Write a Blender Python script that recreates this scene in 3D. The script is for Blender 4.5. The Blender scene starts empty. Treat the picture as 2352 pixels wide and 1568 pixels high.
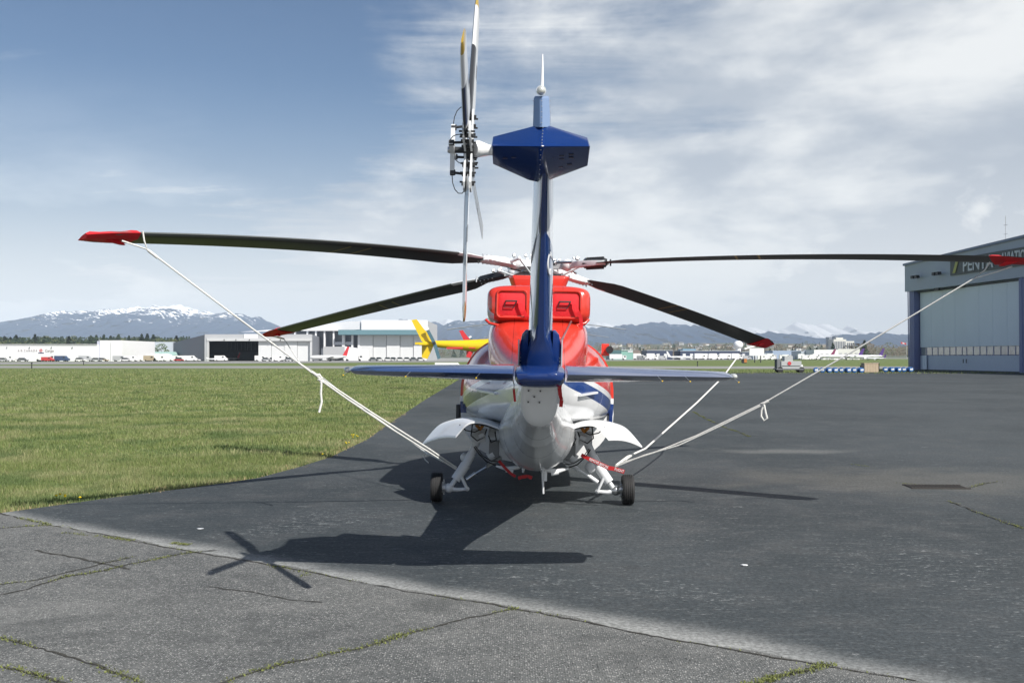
import bpy, bmesh, math, random
import numpy as np
from mathutils import Vector, Matrix, Euler
random.seed(7); rng = np.random.default_rng(11)
S = bpy.context.scene; COL = S.collection
R = math.radians
# ------------------------------------------------------------------ camera, sky, sun, exposure
CAMH, FP, PITCH = 1.805, 2384.0, R(0.855)       # eye height, focal length in units of a 2352 px wide picture
cam = bpy.data.objects.new('camera', bpy.data.cameras.new('camera')); COL.objects.link(cam); S.camera = cam
cam.data.sensor_width = 36; cam.data.lens = 36*FP/2352
cam.data.clip_start = 0.1; cam.data.clip_end = 40000
cam.location = (0, 0, CAMH); cam.rotation_euler = (R(90)+PITCH, 0, 0)
SUN_TO = Vector((0.627, -0.797, 1.0)).normalized()
sun = bpy.data.objects.new('sun', bpy.data.lights.new('sun', 'SUN')); COL.objects.link(sun)
sun.data.energy = 5.0; sun.data.angle = R(0.5); sun.data.color = (1.0, 0.955, 0.89)
sun.rotation_euler = (-SUN_TO).to_track_quat('-Z', 'Y').to_euler()
S.view_settings.view_transform = 'Standard'; S.view_settings.look = 'None'
S.view_settings.exposure = 0.30; S.view_settings.gamma = 1; S.view_settings.use_curve_mapping = False
S.cycles.volume_bounces = 0; S.cycles.max_bounces = 6; S.cycles.volume_max_steps = 64

class NT:
    """small helper to wire shader nodes"""
    def __init__(s, tree): s.t = tree; s.n = tree.nodes; s.l = tree.links
    def new(s, ty, **kw):
        n = s.n.new(ty)
        for k, v in kw.items(): setattr(n, k, v)
        return n
    def put(s, sock, v):
        if v is None: return
        if isinstance(v, bpy.types.NodeSocket): s.l.new(v, sock)
        else:
            if isinstance(v, (tuple, list)) and sock.type == 'RGBA' and len(v) == 3: v = (*v, 1)
            sock.default_value = v
    def math(s, op, a, b=None, c=None, clamp=False):
        n = s.new('ShaderNodeMath', operation=op, use_clamp=clamp)
        s.put(n.inputs[0], a); s.put(n.inputs[1], b); s.put(n.inputs[2], c); return n.outputs[0]
    def noise(s, vec, scale, detail=4, rough=.55, dist=0):
        n = s.new('ShaderNodeTexNoise'); s.put(n.inputs['Vector'], vec)
        n.inputs['Scale'].default_value = scale; n.inputs['Detail'].default_value = detail
        n.inputs['Roughness'].default_value = rough; n.inputs['Distortion'].default_value = dist
        return n.outputs['Fac']
    def ramp(s, v, a, b):
        n = s.new('ShaderNodeMapRange', interpolation_type='SMOOTHSTEP'); s.put(n.inputs[0], v)
        n.inputs[1].default_value = a; n.inputs[2].default_value = b; return n.outputs[0]
    def mix(s, f, a, b, blend='MIX'):
        n = s.new('ShaderNodeMix', data_type='RGBA', blend_type=blend)
        s.put(n.inputs['Factor'], f); s.put(n.inputs['A'], a); s.put(n.inputs['B'], b)
        return n.outputs['Result']
    def mapv(s, vec, loc=(0,0,0), rot=(0,0,0), sc=(1,1,1)):
        n = s.new('ShaderNodeMapping'); s.put(n.inputs[0], vec)
        n.inputs[1].default_value = loc; n.inputs[2].default_value = rot; n.inputs[3].default_value = sc
        return n.outputs[0]
    def xyz(s, vec):
        n = s.new('ShaderNodeSeparateXYZ'); s.put(n.inputs[0], vec); return n.outputs

w = bpy.data.worlds.new('World'); S.world = w; w.use_nodes = True
k = NT(w.node_tree); k.n.clear()
sky = k.new('ShaderNodeTexSky', sky_type='NISHITA'); sky.sun_disc = False
sky.sun_elevation = math.asin(SUN_TO.z); sky.sun_rotation = math.atan2(SUN_TO.x, SUN_TO.y)
sky.air_density = 1.0; sky.dust_density = 0.6; sky.ozone_density = 1.6
tc = k.new('ShaderNodeTexCoord').outputs['Generated']
x, y, z = k.xyz(tc)
zz = k.math('ADD', k.math('ABSOLUTE', z), 0.10)                       # clouds lie on a flat layer seen in perspective
cmb = k.new('ShaderNodeCombineXYZ'); k.put(cmb.inputs[0], k.math('DIVIDE', x, zz)); k.put(cmb.inputs[1], k.math('DIVIDE', y, zz))
lay = cmb.outputs[0]
n1 = k.noise(k.mapv(lay, (5.3, 2.6, 0), (0, 0, R(-18)), (.55, .42, 1)), 1.0, 9, .58, .25)
n2 = k.noise(k.mapv(lay, (8.4, 2.2, 0), (0, 0, R(-24)), (.9, 3.0, 1)), 1.1, 8, .6, .5)
n3 = k.noise(k.mapv(tc, (1.3, 4.0, 2.5), (0, 0, 0), (3.2, 3.2, 9.0)), 1.0, 7, .55, .15)
# the deck thins towards the upper left of the view (north-west) and thickens to the horizon
bias = k.math('ADD', k.math('MULTIPLY', x, 1.62), k.math('MULTIPLY', z, -1.15))
cov = k.math('ADD', k.math('ADD', k.math('MULTIPLY_ADD', n1, 2.6, -1.30), k.math('MULTIPLY_ADD', n2, 1.5, -.75)),
             k.math('ADD', k.math('MULTIPLY_ADD', n3, 2.4, -1.20+.99), bias))
cum = k.noise(k.mapv(tc, (2.2, .7, 5.1), (0, 0, 0), (9, 9, 17)), 1.0, 6, .55, .2)       # small cumulus low over the hills
cum = k.math('MULTIPLY', k.ramp(cum, .57, .72), k.math('MULTIPLY', k.ramp(z, .02, .05), k.ramp(z, .20, .12)))
dp = k.new('ShaderNodeVectorMath', operation='DOT_PRODUCT'); k.put(dp.inputs[0], tc); dp.inputs[1].default_value = Vector((-.40, .84, .42)).normalized()[:]
cov = k.math('SUBTRACT', cov, k.math('MULTIPLY', k.ramp(dp.outputs['Value'], .93, .99), .50))       # clear gap in the deck to the north-west
cov = k.math('ADD', cov, k.math('MULTIPLY', k.ramp(z, .27, .12), .34))
cloud = k.math('MAXIMUM', k.ramp(cov, 0.0, 0.95), k.math('MULTIPLY', cum, .9))
low = k.ramp(z, 0.27, 0.01)
cloud = k.math('MAXIMUM', k.math('MULTIPLY', cloud, 0.90), k.math('MULTIPLY', low, 0.92))
dens = k.math('MAXIMUM', k.ramp(k.math('ADD', k.math('MULTIPLY', n3, .65), k.math('MULTIPLY', n1, .35)), .43, .575), cum)
ccol = k.mix(k.math('MAXIMUM', dens, k.math('MULTIPLY', k.ramp(z, .20, .02), .85)), (3.5, 3.85, 4.3), (6.5, 6.6, 6.55))
skyc = k.mix(1.0, sky.outputs[0], (.42, .48, .54), 'MULTIPLY')
bg = k.new('ShaderNodeBackground'); k.put(bg.inputs[0], k.mix(cloud, skyc, ccol)); bg.inputs[1].default_value = 0.125
ow = k.new('ShaderNodeOutputWorld'); k.l.new(bg.outputs[0], ow.inputs[0])

# ------------------------------------------------------------------ picture pixel (2352 wide) + distance -> world point
_cp, _sp = math.cos(PITCH), math.sin(PITCH)
def P(px, py, D):
    u = (px-1176)/FP; v = -(py-784)/FP
    dy, dz = _cp - v*_sp, _sp + v*_cp
    t = D/dy
    return Vector((u*t, D, CAMH + dz*t))
def gz(py): return CAMH*FP/(py-819.6)
# ------------------------------------------------------------------ object helpers
def tag(o, label=None, cat=None, group=None, kind=None):
    if label: o['label'] = label
    if cat: o['category'] = cat
    if group: o['group'] = group
    if kind: o['kind'] = kind
    return o
def link(o, parent=None):
    COL.objects.link(o)
    if parent: o.parent = parent
    return o
def empty(name, loc, rz=0, label=None, cat=None, group=None, ry=0):
    o = bpy.data.objects.new(name, None); link(o); o.location = loc; o.rotation_euler = (0, ry, rz)
    o.empty_display_size = .2
    return tag(o, label, cat, group)
class MB:
    def __init__(s): s.v = []; s.f = []; s.uv = None
    def add(s, vs, fs):
        o = len(s.v); s.v += [tuple(v) for v in vs]; s.f += [tuple(i+o for i in f) for f in fs]; return s
    def box(s, c, d, M=None):
        vs = [Vector((c[0]+sx*d[0]/2, c[1]+sy*d[1]/2, c[2]+sz*d[2]/2)) for sz in (-1,1) for sy in (-1,1) for sx in (-1,1)]
        if M: vs = [M @ v for v in vs]
        return s.add(vs, [(0,2,3,1),(4,5,7,6),(0,1,5,4),(2,6,7,3),(0,4,6,2),(1,3,7,5)])
    def prism(s, poly, a, b):
        """poly of 3D points a->offset vector b (thickness)"""
        n = len(poly); A = [Vector(p)+Vector(a) for p in poly]; B = [Vector(p)+Vector(b) for p in poly]
        return s.add(A+B, [tuple(range(n))[::-1], tuple(range(n, 2*n))]+[(i,(i+1)%n,n+(i+1)%n,n+i) for i in range(n)])
    def loft(s, rings, cap=True):
        n = len(rings[0]); vs = [p for r in rings for p in r]; fs = []
        for j in range(len(rings)-1):
            for i in range(n): fs.append((j*n+i, j*n+(i+1)%n, (j+1)*n+(i+1)%n, (j+1)*n+i))
        if cap: fs += [tuple(range(n))[::-1], tuple(range((len(rings)-1)*n, len(rings)*n))]
        return s.add(vs, fs)
    def tube(s, pts, r, n=8, cap=True):
        pts = [Vector(p) for p in pts]; rings = []
        rs = r if isinstance(r, (list, tuple)) else [r]*len(pts)
        up = None
        for i, p in enumerate(pts):
            d = (pts[min(i+1, len(pts)-1)]-pts[max(i-1, 0)])
            d = d.normalized() if d.length > 1e-9 else Vector((0,0,1))
            if up is None: up = d.orthogonal().normalized()
            up = (up - d*up.dot(d)); up = up.normalized() if up.length > 1e-6 else d.orthogonal().normalized()
            q = d.cross(up)
            rings.append([p + (up*math.cos(a)+q*math.sin(a))*rs[i] for a in (2*math.pi*t/n for t in range(n))])
        return s.loft(rings, cap)
    def cyl(s, a, b, r, n=16, r2=None): return s.tube([a, b], [r, r if r2 is None else r2], n)
    def ball(s, c, r, n=10, m=6, sc=(1,1,1)):
        c = Vector(c); rings = []
        for j in range(1, m):
            t = math.pi*j/m
            rings.append([c+Vector((r*sc[0]*math.sin(t)*math.cos(2*math.pi*i/n), r*sc[1]*math.sin(t)*math.sin(2*math.pi*i/n), -r*sc[2]*math.cos(t))) for i in range(n)])
        return s.loft(rings, True)
    def build(s, name, mat, parent=None, smooth=False, bevel=0, M=None):
        me = bpy.data.meshes.new(name)
        v = [M @ Vector(p) for p in s.v] if M else s.v
        me.from_pydata([tuple(p) for p in v], [], s.f)
        bm = bmesh.new(); bm.from_mesh(me); bmesh.ops.recalc_face_normals(bm, faces=bm.faces)
        if bevel: bmesh.ops.bevel(bm, geom=[e for e in bm.edges if len(e.link_faces) == 2 and e.calc_face_angle(0) > .6], offset=bevel, segments=2, affect='EDGES', profile=.6, clamp_overlap=True)
        if smooth:
            for f in bm.faces: f.smooth = True
            for e in bm.edges:
                if len(e.link_faces) == 2 and e.calc_face_angle(0) > R(smooth if smooth > 1 else 38): e.smooth = False
        bm.to_mesh(me); bm.free()
        if s.uv:
            l = me.uv_layers.new(name='UVMap')
            if not bevel:
                for lp in me.loops: l.data[lp.index].uv = s.uv[lp.vertex_index]
        if mat: me.materials.append(mat)
        return link(bpy.data.objects.new(name, me), parent)
def copy_tree(o, parent=None):
    c = o.copy(); COL.objects.link(c); c.parent = parent
    for ch in [q for q in o.children]: copy_tree(ch, c)
    return c
def text_mesh(name, s, size, mat, M, parent=None, ext=.01, align='CENTER', sx=1, bold=0):
    cu = bpy.data.curves.new(name, 'FONT'); cu.body = s; cu.size = size; cu.extrude = ext; cu.align_x = align; cu.align_y = 'CENTER'
    cu.offset = bold; cu.resolution_u = 3
    t = bpy.data.objects.new(name, cu); COL.objects.link(t)
    dg = bpy.context.evaluated_depsgraph_get(); me = bpy.data.meshes.new_from_object(t.evaluated_get(dg))
    bpy.data.objects.remove(t); me.name = name
    me.transform(M @ Matrix.Diagonal((sx, 1, 1, 1))); me.materials.clear(); me.materials.append(mat)
    return link(bpy.data.objects.new(name, me), parent)
# ------------------------------------------------------------------ materials
MATS = {}
def mat(name, col, rough=.5, metal=0, coat=0, spec=.5, vary=.08, scale=3.0, bump=0, bscale=40, emit=None, alpha=None):
    if name in MATS: return MATS[name]
    m = bpy.data.materials.new(name); m.use_nodes = True; k = NT(m.node_tree); b = k.n['Principled BSDF']
    tcn = k.new('ShaderNodeTexCoord').outputs['Object']
    nz = k.noise(tcn, scale, 6, .6)
    lo = tuple(c*(1-vary) for c in col); hi = tuple(min(1, c*(1+vary)) for c in col)
    k.put(b.inputs['Base Color'], k.mix(nz, lo, hi))
    k.put(b.inputs['Roughness'], k.math('ADD', k.math('MULTIPLY', nz, .14 if rough > .35 else .02), rough-(.07 if rough > .35 else .01), clamp=True))
    b.inputs['Metallic'].default_value = metal; b.inputs['Coat Weight'].default_value = coat
    b.inputs['Coat Roughness'].default_value = .06; b.inputs['Specular IOR Level'].default_value = spec
    if bump:
        bp = k.new('ShaderNodeBump'); bp.inputs['Strength'].default_value = bump; bp.inputs['Distance'].default_value = .01
        k.put(bp.inputs['Height'], k.noise(tcn, bscale, 4)); k.l.new(bp.outputs[0], b.inputs['Normal'])
    MATS[name] = m; return m
WHITE = mat('white_paint', (.78,.79,.80), .28, coat=.4, vary=.04)
RED = mat('red_paint', (.60,.040,.024), .22, coat=.6, vary=.05)
BLUE = mat('blue_paint', (.006,.028,.140), .17, coat=.6, vary=.06)
CLOTH_RED = mat('red_cover_cloth', (.62,.012,.02), .75, vary=.15, scale=12, bump=.5, bscale=30)
GEAR = mat('white_gear_enamel', (.66,.68,.70), .4, vary=.1, scale=15)
STEEL = mat('bare_steel', (.55,.56,.57), .28, metal=.9, vary=.1)
DARKM = mat('dark_metal', (.05,.052,.056), .45, metal=.5, vary=.2)
BLACKR = mat('black_rubber', (.018,.018,.019), .75, vary=.25, scale=20, bump=.2)
ROPE = mat('white_rope', (.70,.70,.67), .85, vary=.25, scale=40, bump=.6, bscale=160)
YELLOW = mat('yellow_paint', (.78,.50,.01), .3, coat=.5)
GLASS = mat('dark_glass', (.02,.028,.035), .06, coat=.5, spec=.8)
ORANGE = mat('orange_fitting', (.55,.20,.02), .5)
PATCH = mat('grey_panel', (.20,.21,.22), .5)
CLEAR = mat('lamp_glass', (.62,.64,.60), .08, coat=1, metal=.3)
TYRE = BLACKR

def ground_mat(name, fn):
    m = bpy.data.materials.new(name); m.use_nodes = True; k = NT(m.node_tree); b = k.n['Principled BSDF']
    fn(k, b, k.new('ShaderNodeNewGeometry').outputs['Position']); return m
NB = Vector((0.601, 0.799, 0)); CB = NB.x*(-5.02)+NB.y*11.22      # line along which new asphalt meets the old
NB = Vector((0.5985, 0.8011)); CB = NB.x*0.01+NB.y*7.50
def seam(k, pos):
    x, y, z = k.xyz(pos)
    d = k.math('ADD', k.math('MULTIPLY', x, NB.x), k.math('MULTIPLY', y, NB.y))
    d = k.math('SUBTRACT', d, CB)
    return k.math('ADD', d, k.math('MULTIPLY', k.math('SUBTRACT', k.noise(pos, .55, 4), .5), .55))
def f_apron(k, b, pos):
    d = seam(k, pos)
    big = k.noise(pos, .16, 4); mid = k.noise(pos, 1.3, 6, .65); fine = k.noise(pos, 60, 3, .7)
    streak = k.noise(k.mapv(pos, (0,0,0), (0,0,R(14)), (1.1, 7.5, 1)), 1.6, 7, .7, .6)
    scr = k.noise(k.mapv(pos, (5,2,0), (0,0,R(-6)), (2.6, 11, 1)), 1.5, 7, .8, .8)
    col = k.mix(k.ramp(big, .38, .62), (.027,.034,.038), (.043,.051,.056))
    col = k.mix(k.ramp(mid, .45, .8), col, (.060,.064,.066))
    col = k.mix(k.math('MULTIPLY', k.ramp(streak, .52, .74), .38), col, (.13,.135,.135))
    col = k.mix(k.math('MULTIPLY', k.ramp(scr, .615, .70), .65), col, (.40,.41,.41))
    spot = k.noise(k.mapv(pos, (9,1,0), (0,0,R(20)), (2.0,3.4,1)), 1.9, 3, .6)
    col = k.mix(k.math('MULTIPLY', k.ramp(spot, .75, .77), .5), col, (.40,.40,.39))
    oil = k.noise(k.mapv(pos, (7,3,0)), .8, 3, .5)
    col = k.mix(k.math('MULTIPLY', k.ramp(oil, .68, .76), .45), col, (.016,.017,.018))
    clus = k.math('MULTIPLY', k.ramp(k.noise(pos, .35, 4, .6, .5), .48, .66), k.ramp(d, 7.0, 1.0))
    for rot, off in ((-28, 3), (21, 8), (64, 15)):
        sp_ = k.noise(k.mapv(pos, (off, off*.7, 0), (0,0,R(rot)), (4, 11, 1)), 1.6, 7, .85, .7)
        col = k.mix(k.math('MULTIPLY', k.math('MULTIPLY', k.ramp(sp_, .575, .64), k.math('MULTIPLY_ADD', clus, .8, .22)), .9), col, (.30,.315,.315))
    chip = k.new('ShaderNodeTexVoronoi'); k.put(chip.inputs['Vector'], k.math('ADD', 0, 0) if False else k.mapv(pos, (0,0,0), (0,0,R(12)), (1, 1.6, 1))); chip.inputs['Scale'].default_value = 17
    cpk = k.xyz(chip.outputs['Color'])
    col = k.mix(k.math('MULTIPLY', k.math('MULTIPLY', k.ramp(chip.outputs['Distance'], .30, .16), k.math('GREATER_THAN', cpk[0], .90)), k.math('MULTIPLY_ADD', clus, .6, .25)), col, (.30,.31,.31))
    # dusty edge where sand gathers against the old surface
    e = k.math('MULTIPLY', k.math('POWER', k.ramp(d, .52, -.02), 1.9), k.math('ADD', k.math('MULTIPLY', k.noise(k.mapv(pos,(0,0,0),(0,0,R(37)),(.5,2.2,1)), 2.2, 6, .7), 1.1), .25))
    col = k.mix(k.math('MINIMUM', k.math('MULTIPLY', e, .85), .85), col, (.32,.325,.315))
    # worn sandy patches round the drain on the right
    x, y, z = k.xyz(pos)
    gx = k.math('MULTIPLY', k.math('SUBTRACT', x, 6.0), .28); gy = k.math('MULTIPLY', k.math('SUBTRACT', y, 15.2), .42)
    rr = k.math('SQRT', k.math('ADD', k.math('MULTIPLY', gx, gx), k.math('MULTIPLY', gy, gy)))
    rr = k.math('ADD', rr, k.math('MULTIPLY', k.math('SUBTRACT', k.noise(pos, .9, 5, .6), .5), 1.6))
    col = k.mix(k.math('MULTIPLY', k.ramp(rr, 1.0, .25), .42), col, (.12,.115,.10))
    x2, y2 = k.math('MULTIPLY', k.math('SUBTRACT', x, 5.3), .35), k.math('SUBTRACT', y, 19.9)
    r2 = k.math('ADD', k.math('SQRT', k.math('ADD', k.math('MULTIPLY', x2, x2), k.math('MULTIPLY', y2, y2))), k.math('MULTIPLY', k.noise(pos, 1.5, 5), .8))
    col = k.mix(k.math('MULTIPLY', k.ramp(r2, 1.05, .5), .45), col, (.18,.18,.17))
    col = k.mix(1.0, col, k.mix(k.ramp(k.noise(pos, 30, 4, .8), .30, .70), (.62,)*3, (1.50,)*3), 'MULTIPLY')
    k.put(b.inputs['Base Color'], col); b.inputs['Roughness'].default_value = .8; b.inputs['Specular IOR Level'].default_value = .35
    bp = k.new('ShaderNodeBump'); bp.inputs['Strength'].default_value = .45; bp.inputs['Distance'].default_value = .006
    k.put(bp.inputs['Height'], k.noise(pos, 85, 3, .7)); k.l.new(bp.outputs[0], b.inputs['Normal'])
def f_old(k, b, pos):
    v = k.new('ShaderNodeTexVoronoi'); k.put(v.inputs['Vector'], pos); v.inputs['Scale'].default_value = 70
    st = k.ramp(v.outputs['Distance'], .55, .12); pick = k.xyz(v.outputs['Color'])[0]
    v2 = k.new('ShaderNodeTexVoronoi'); k.put(v2.inputs['Vector'], pos); v2.inputs['Scale'].default_value = 38
    pick2 = k.xyz(v2.outputs['Color'])[1]
    big = k.noise(pos, .5, 5, .6); mid = k.noise(pos, 3, 5, .6)
    col = k.mix(k.ramp(big, .3, .7), (.085,.090,.090), (.130,.134,.130))
    col = k.mix(k.math('MULTIPLY', k.ramp(mid, .45, .75), .5), col, (.19,.19,.185))
    col = k.mix(k.math('MULTIPLY', st, k.ramp(pick, .45, .70)), col, (.42,.42,.41))
    col = k.mix(k.math('MULTIPLY', k.math('MULTIPLY', k.ramp(pick2, .66, .85), st), .75), col, (.50,.49,.47))
    col = k.mix(k.math('MULTIPLY', st, k.ramp(pick, .42, .20)), col, (.018,.02,.02))
    st2 = k.noise(pos, .9, 7, .7, .6)
    col = k.mix(k.math('MULTIPLY', k.ramp(st2, .50, .66), .55), col, (.062,.066,.066))
    col = k.mix(k.math('MULTIPLY', k.ramp(k.noise(k.mapv(pos,(4,4,0)), .7, 6, .65, .4), .55, .72), .35), col, (.24,.24,.23))
    d = seam(k, pos)
    col = k.mix(k.math('MULTIPLY', k.ramp(d, -.28, .0), .35), col, (.21,.21,.20))
    k.put(b.inputs['Base Color'], col); b.inputs['Roughness'].default_value = .85; b.inputs['Specular IOR Level'].default_value = .3
    bp = k.new('ShaderNodeBump'); bp.inputs['Strength'].default_value = .8; bp.inputs['Distance'].default_value = .008
    k.put(bp.inputs['Height'], st); k.l.new(bp.outputs[0], b.inputs['Normal'])
def f_grass(k, b, pos):
    big = k.noise(pos, .07, 5, .6); mid = k.noise(pos, .5, 6, .65); fine = k.noise(pos, 7, 5, .7)
    col = k.mix(k.ramp(mid, .35, .7), (.090,.135,.042), (.16,.20,.075))
    col = k.mix(k.math('MULTIPLY', k.ramp(big, .45, .72), .5), col, (.17,.18,.075))
    col = k.mix(k.math('MULTIPLY', k.ramp(fine, .4, .8), .45), col, (.19,.19,.10))
    x, y, z = k.xyz(pos)
    k.put(b.inputs['Base Color'], col); b.inputs['Roughness'].default_value = .95; b.inputs['Specular IOR Level'].default_value = .1
    bp = k.new('ShaderNodeBump'); bp.inputs['Strength'].default_value = .6; bp.inputs['Distance'].default_value = .05
    k.put(bp.inputs['Height'], fine); k.l.new(bp.outputs[0], b.inputs['Normal'])
def f_pave(c1, c2):
    def f(k, b, pos):
        k.put(b.inputs['Base Color'], k.mix(k.noise(pos, .05, 5, .6), c1, c2)); b.inputs['Roughness'].default_value = .9
    return f
APRON = ground_mat('new_asphalt', f_apron); OLD = ground_mat('old_asphalt', f_old); GRASSG = ground_mat('turf', f_grass)
RUN = ground_mat('runway_concrete', f_pave((.20,.20,.19), (.26,.26,.245)))
FARAP = ground_mat('far_concrete', f_pave((.24,.24,.23), (.32,.32,.30)))
# ------------------------------------------------------------------ ground
def sheet(name, pts, z, m, label=None, thick=None):
    mb = MB()
    mb.add([(p[0], p[1], z) for p in pts], [tuple(range(len(pts)))])
    me = bpy.data.meshes.new(name); me.from_pydata(mb.v, [], mb.f)
    bm = bmesh.new(); bm.from_mesh(me)
    bmesh.ops.triangulate(bm, faces=bm.faces); bmesh.ops.recalc_face_normals(bm, faces=bm.faces)
    if bm.faces[0].normal.z < 0: bmesh.ops.reverse_faces(bm, faces=bm.faces)
    bm.to_mesh(me); bm.free(); me.materials.append(m)
    o = link(bpy.data.objects.new(name, me)); tag(o, label, None, None, 'structure'); return o
sheet('ground', [(-15000,-250),(15000,-250),(15000,14800),(-15000,14800)], -.03, GRASSG, 'mown green airfield turf reaching to the far side of the runway')
EDGE = [(-40,3.2),(-16,7.4),(-10,9.6),(-7.4,11.2),(-5.97,12.1),(-5.1,13.43),(-4.4,14.5),(-3.84,15.6),(-3.45,17.2),(-3.29,18.84),(-3.22,23),(-3.31,28.6),(-3.7,45),(-4.33,85.4),(-3.6,112)]
EDGE = [(x+.05*math.sin(i*2.1), y) for i, (x, y) in enumerate(EDGE)]
FAR_E = [(12.3,119.8),(30.8,121.5),(49.7,127),(54,146),(80,150),(140,150)]
sheet('apron', [(-40,-60)]+EDGE+FAR_E+[(140,-60)], -.004, APRON, 'dark newer asphalt apron under the helicopter')
# old asphalt lies in front of the straight seam
def seam_pt(t):  # point on the seam, t metres along it
    p = Vector((NB.x, NB.y))*CB; tdir = Vector((NB.y, -NB.x)); q = p+tdir*t; return (q.x, q.y)
sp = [seam_pt(t) for t in np.arange(-12.1, 40, .35)]
sp = [(a+.035*math.sin(i*1.7)+.03*math.sin(i*.63), b+.05*math.sin(i*.9+1)+.02*math.sin(i*3.1)) for i, (a, b) in enumerate(sp)]
sheet('old_pavement', [(-39,-58),(-39,3.4),(-16,7.3),(-10,9.5),(-7.4,11.15)]+sp+[(60,-58)], 0.0, OLD, 'weathered coarse grey asphalt in the foreground')
sheet('taxiway', [(-1500,300),(-300,196),(-100,172),(60,160),(400,150),(3000,150),(3000,196),(400,188),(60,203),(-100,215),(-300,250),(-1500,420)], -.020, RUN, 'pale grey taxiway across the middle of the turf')
sheet('runway', [(-600,-240),(-260,100),(-115,255),(-75,295),(70,518),(400,1100),(1200,2400),(1500,3400),(200,1150),(100,880),(-60,560),(-145,432),(-210,350),(-420,140),(-800,-240)], -.016, RUN, 'long grey runway beyond the taxiway')
sheet('far_apron', [(-900,-240),(-640,40),(-210,425),(-128,470),(-50,585),(60,830),(160,1080),(500,1080),(900,2200),(-1500,2200),(-2500,-240)], -.012, FARAP, 'pale concrete apron in front of the distant hangars')
# ------------------------------------------------------------------ the helicopter (local axes: x right, y forward, z up, origin on the ground below the mast)
HROLL, HYAW = R(1.0), R(-1.21)
heli = empty('helicopter', (0.333, 14.912, 0), HYAW, 'red, white and blue helicopter seen from behind, its rotor blades tied down with ropes', 'helicopter', ry=HROLL)
HM = Matrix.Translation((0.333, 14.912, 0)) @ Euler((0, HROLL, HYAW)).to_matrix().to_4x4()
HI = HM.inverted()
def H(px, py, D): return HI @ P(px, py, D)
def ring(Y, hw, zb, zm, zt, nt=2.4, nb=2.4, n=56, xc=0):
    out = []
    for i in range(n):
        a = 2*math.pi*i/n; c, s_ = math.cos(a), math.sin(a); e = nt if s_ >= 0 else nb
        x = hw*math.copysign(abs(c)**(2/e), c); hgt = (zt-zm) if s_ >= 0 else (zm-zb)
        out.append(Vector((xc+x, Y, zm+hgt*math.copysign(abs(s_)**(2/e), s_))))
    return out
def interp_rings(st, step=.045):
    """stations -> rings, smoothly interpolated (monotone cosine blend of Catmull-Rom)"""
    st = sorted(st, key=lambda a: a[0]); A = np.array(st, float); ys = []
    y = A[0,0]
    while y < A[-1,0]: ys.append(y); y += step
    ys.append(A[-1,0]); out = []
    for y in ys:
        j = min(max(np.searchsorted(A[:,0], y)-1, 0), len(A)-2)
        h = A[j+1,0]-A[j,0]; t = (y-A[j,0])/h
        p0 = A[max(j-1,0)]; p1 = A[j]; p2 = A[j+1]; p3 = A[min(j+2,len(A)-1)]
        m1 = (p2-p0)/(max(p2[0]-p0[0],1e-6))*h; m2 = (p3-p1)/(max(p3[0]-p1[0],1e-6))*h
        q = (2*t**3-3*t*t+1)*p1+(t**3-2*t*t+t)*m1+(-2*t**3+3*t*t)*p2+(t**3-t*t)*m2
        out.append(ring(y, *q[1:]))
    return out
# livery: red above, white and blue bands rising aft, white belly; red / white / dark lines
m = bpy.data.materials.new('livery'); m.use_nodes = True; k = NT(m.node_tree); b = k.n['Principled BSDF']
pos = k.new('ShaderNodeTexCoord').outputs['Object']; X_, Y_, Z_ = k.xyz(pos)
ax = k.math('ABSOLUTE', X_)
aft = k.math('MAXIMUM', k.math('SUBTRACT', -.60, Y_), -3.0)
l_red = k.math('ADD', k.math('MULTIPLY', aft, .18), 1.23)
l_blu = k.math('ADD', k.math('MULTIPLY', aft, .18), 1.155)
l_wht = k.math('ADD', k.math('MULTIPLY', aft, .18), 1.00)
isred = k.math('GREATER_THAN', Z_, l_red)
isblu = k.math('MULTIPLY', k.math('GREATER_THAN', Z_, l_wht), k.math('LESS_THAN', Z_, l_blu))
col = k.mix(isblu, (.78,.79,.80), (.010,.045,.20))
col = k.mix(isred, col, (.62,.042,.025))
# panel joints
jl = k.math('MAXIMUM', k.math('LESS_THAN', k.math('ABSOLUTE', k.math('SUBTRACT', Y_, -1.22)), .004), k.math('LESS_THAN', k.math('ABSOLUTE', k.math('SUBTRACT', Y_, -1.95)), .004))
col = k.mix(k.math('MULTIPLY', jl, .5), col, (.1,.1,.1))
dirt = k.noise(pos, 2.5, 6, .6)
col = k.mix(k.math('MULTIPLY', k.ramp(dirt, .5, .8), .12), col, (.3,.28,.25))
k.put(b.inputs['Base Color'], col); b.inputs['Roughness'].default_value = .22; b.inputs['Coat Weight'].default_value = .6; b.inputs['Coat Roughness'].default_value = .04
bp = k.new('ShaderNodeBump'); bp.inputs['Strength'].default_value = .12; bp.inputs['Distance'].default_value = .05
k.put(bp.inputs['Height'], k.noise(pos, 3.5, 2, .5)); k.l.new(bp.outputs[0], b.inputs['Normal'])
LIV = m
m = bpy.data.materials.new('cowling_paint'); m.use_nodes = True; k = NT(m.node_tree); b = k.n['Principled BSDF']
pos = k.new('ShaderNodeTexCoord').outputs['Object']; X_, Y_, Z_ = k.xyz(pos)
sw = k.math('ADD', k.math('MULTIPLY', k.math('SINE', k.math('MULTIPLY', Z_, 9.0)), .10), Y_)
sky_refl = k.math('MULTIPLY', k.math('LESS_THAN', X_, -.56), k.math('GREATER_THAN', sw, -1.86))  # pale lilac left flank: the sky's reflection put into the colour
soot = k.math('MULTIPLY', k.ramp(k.noise(k.mapv(pos, (0,0,0), (0,0,0), (3,1,1)), 2.2, 6, .65), .48, .7), k.math('MULTIPLY', k.ramp(Y_, -1.6, -2.6), .35))
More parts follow.
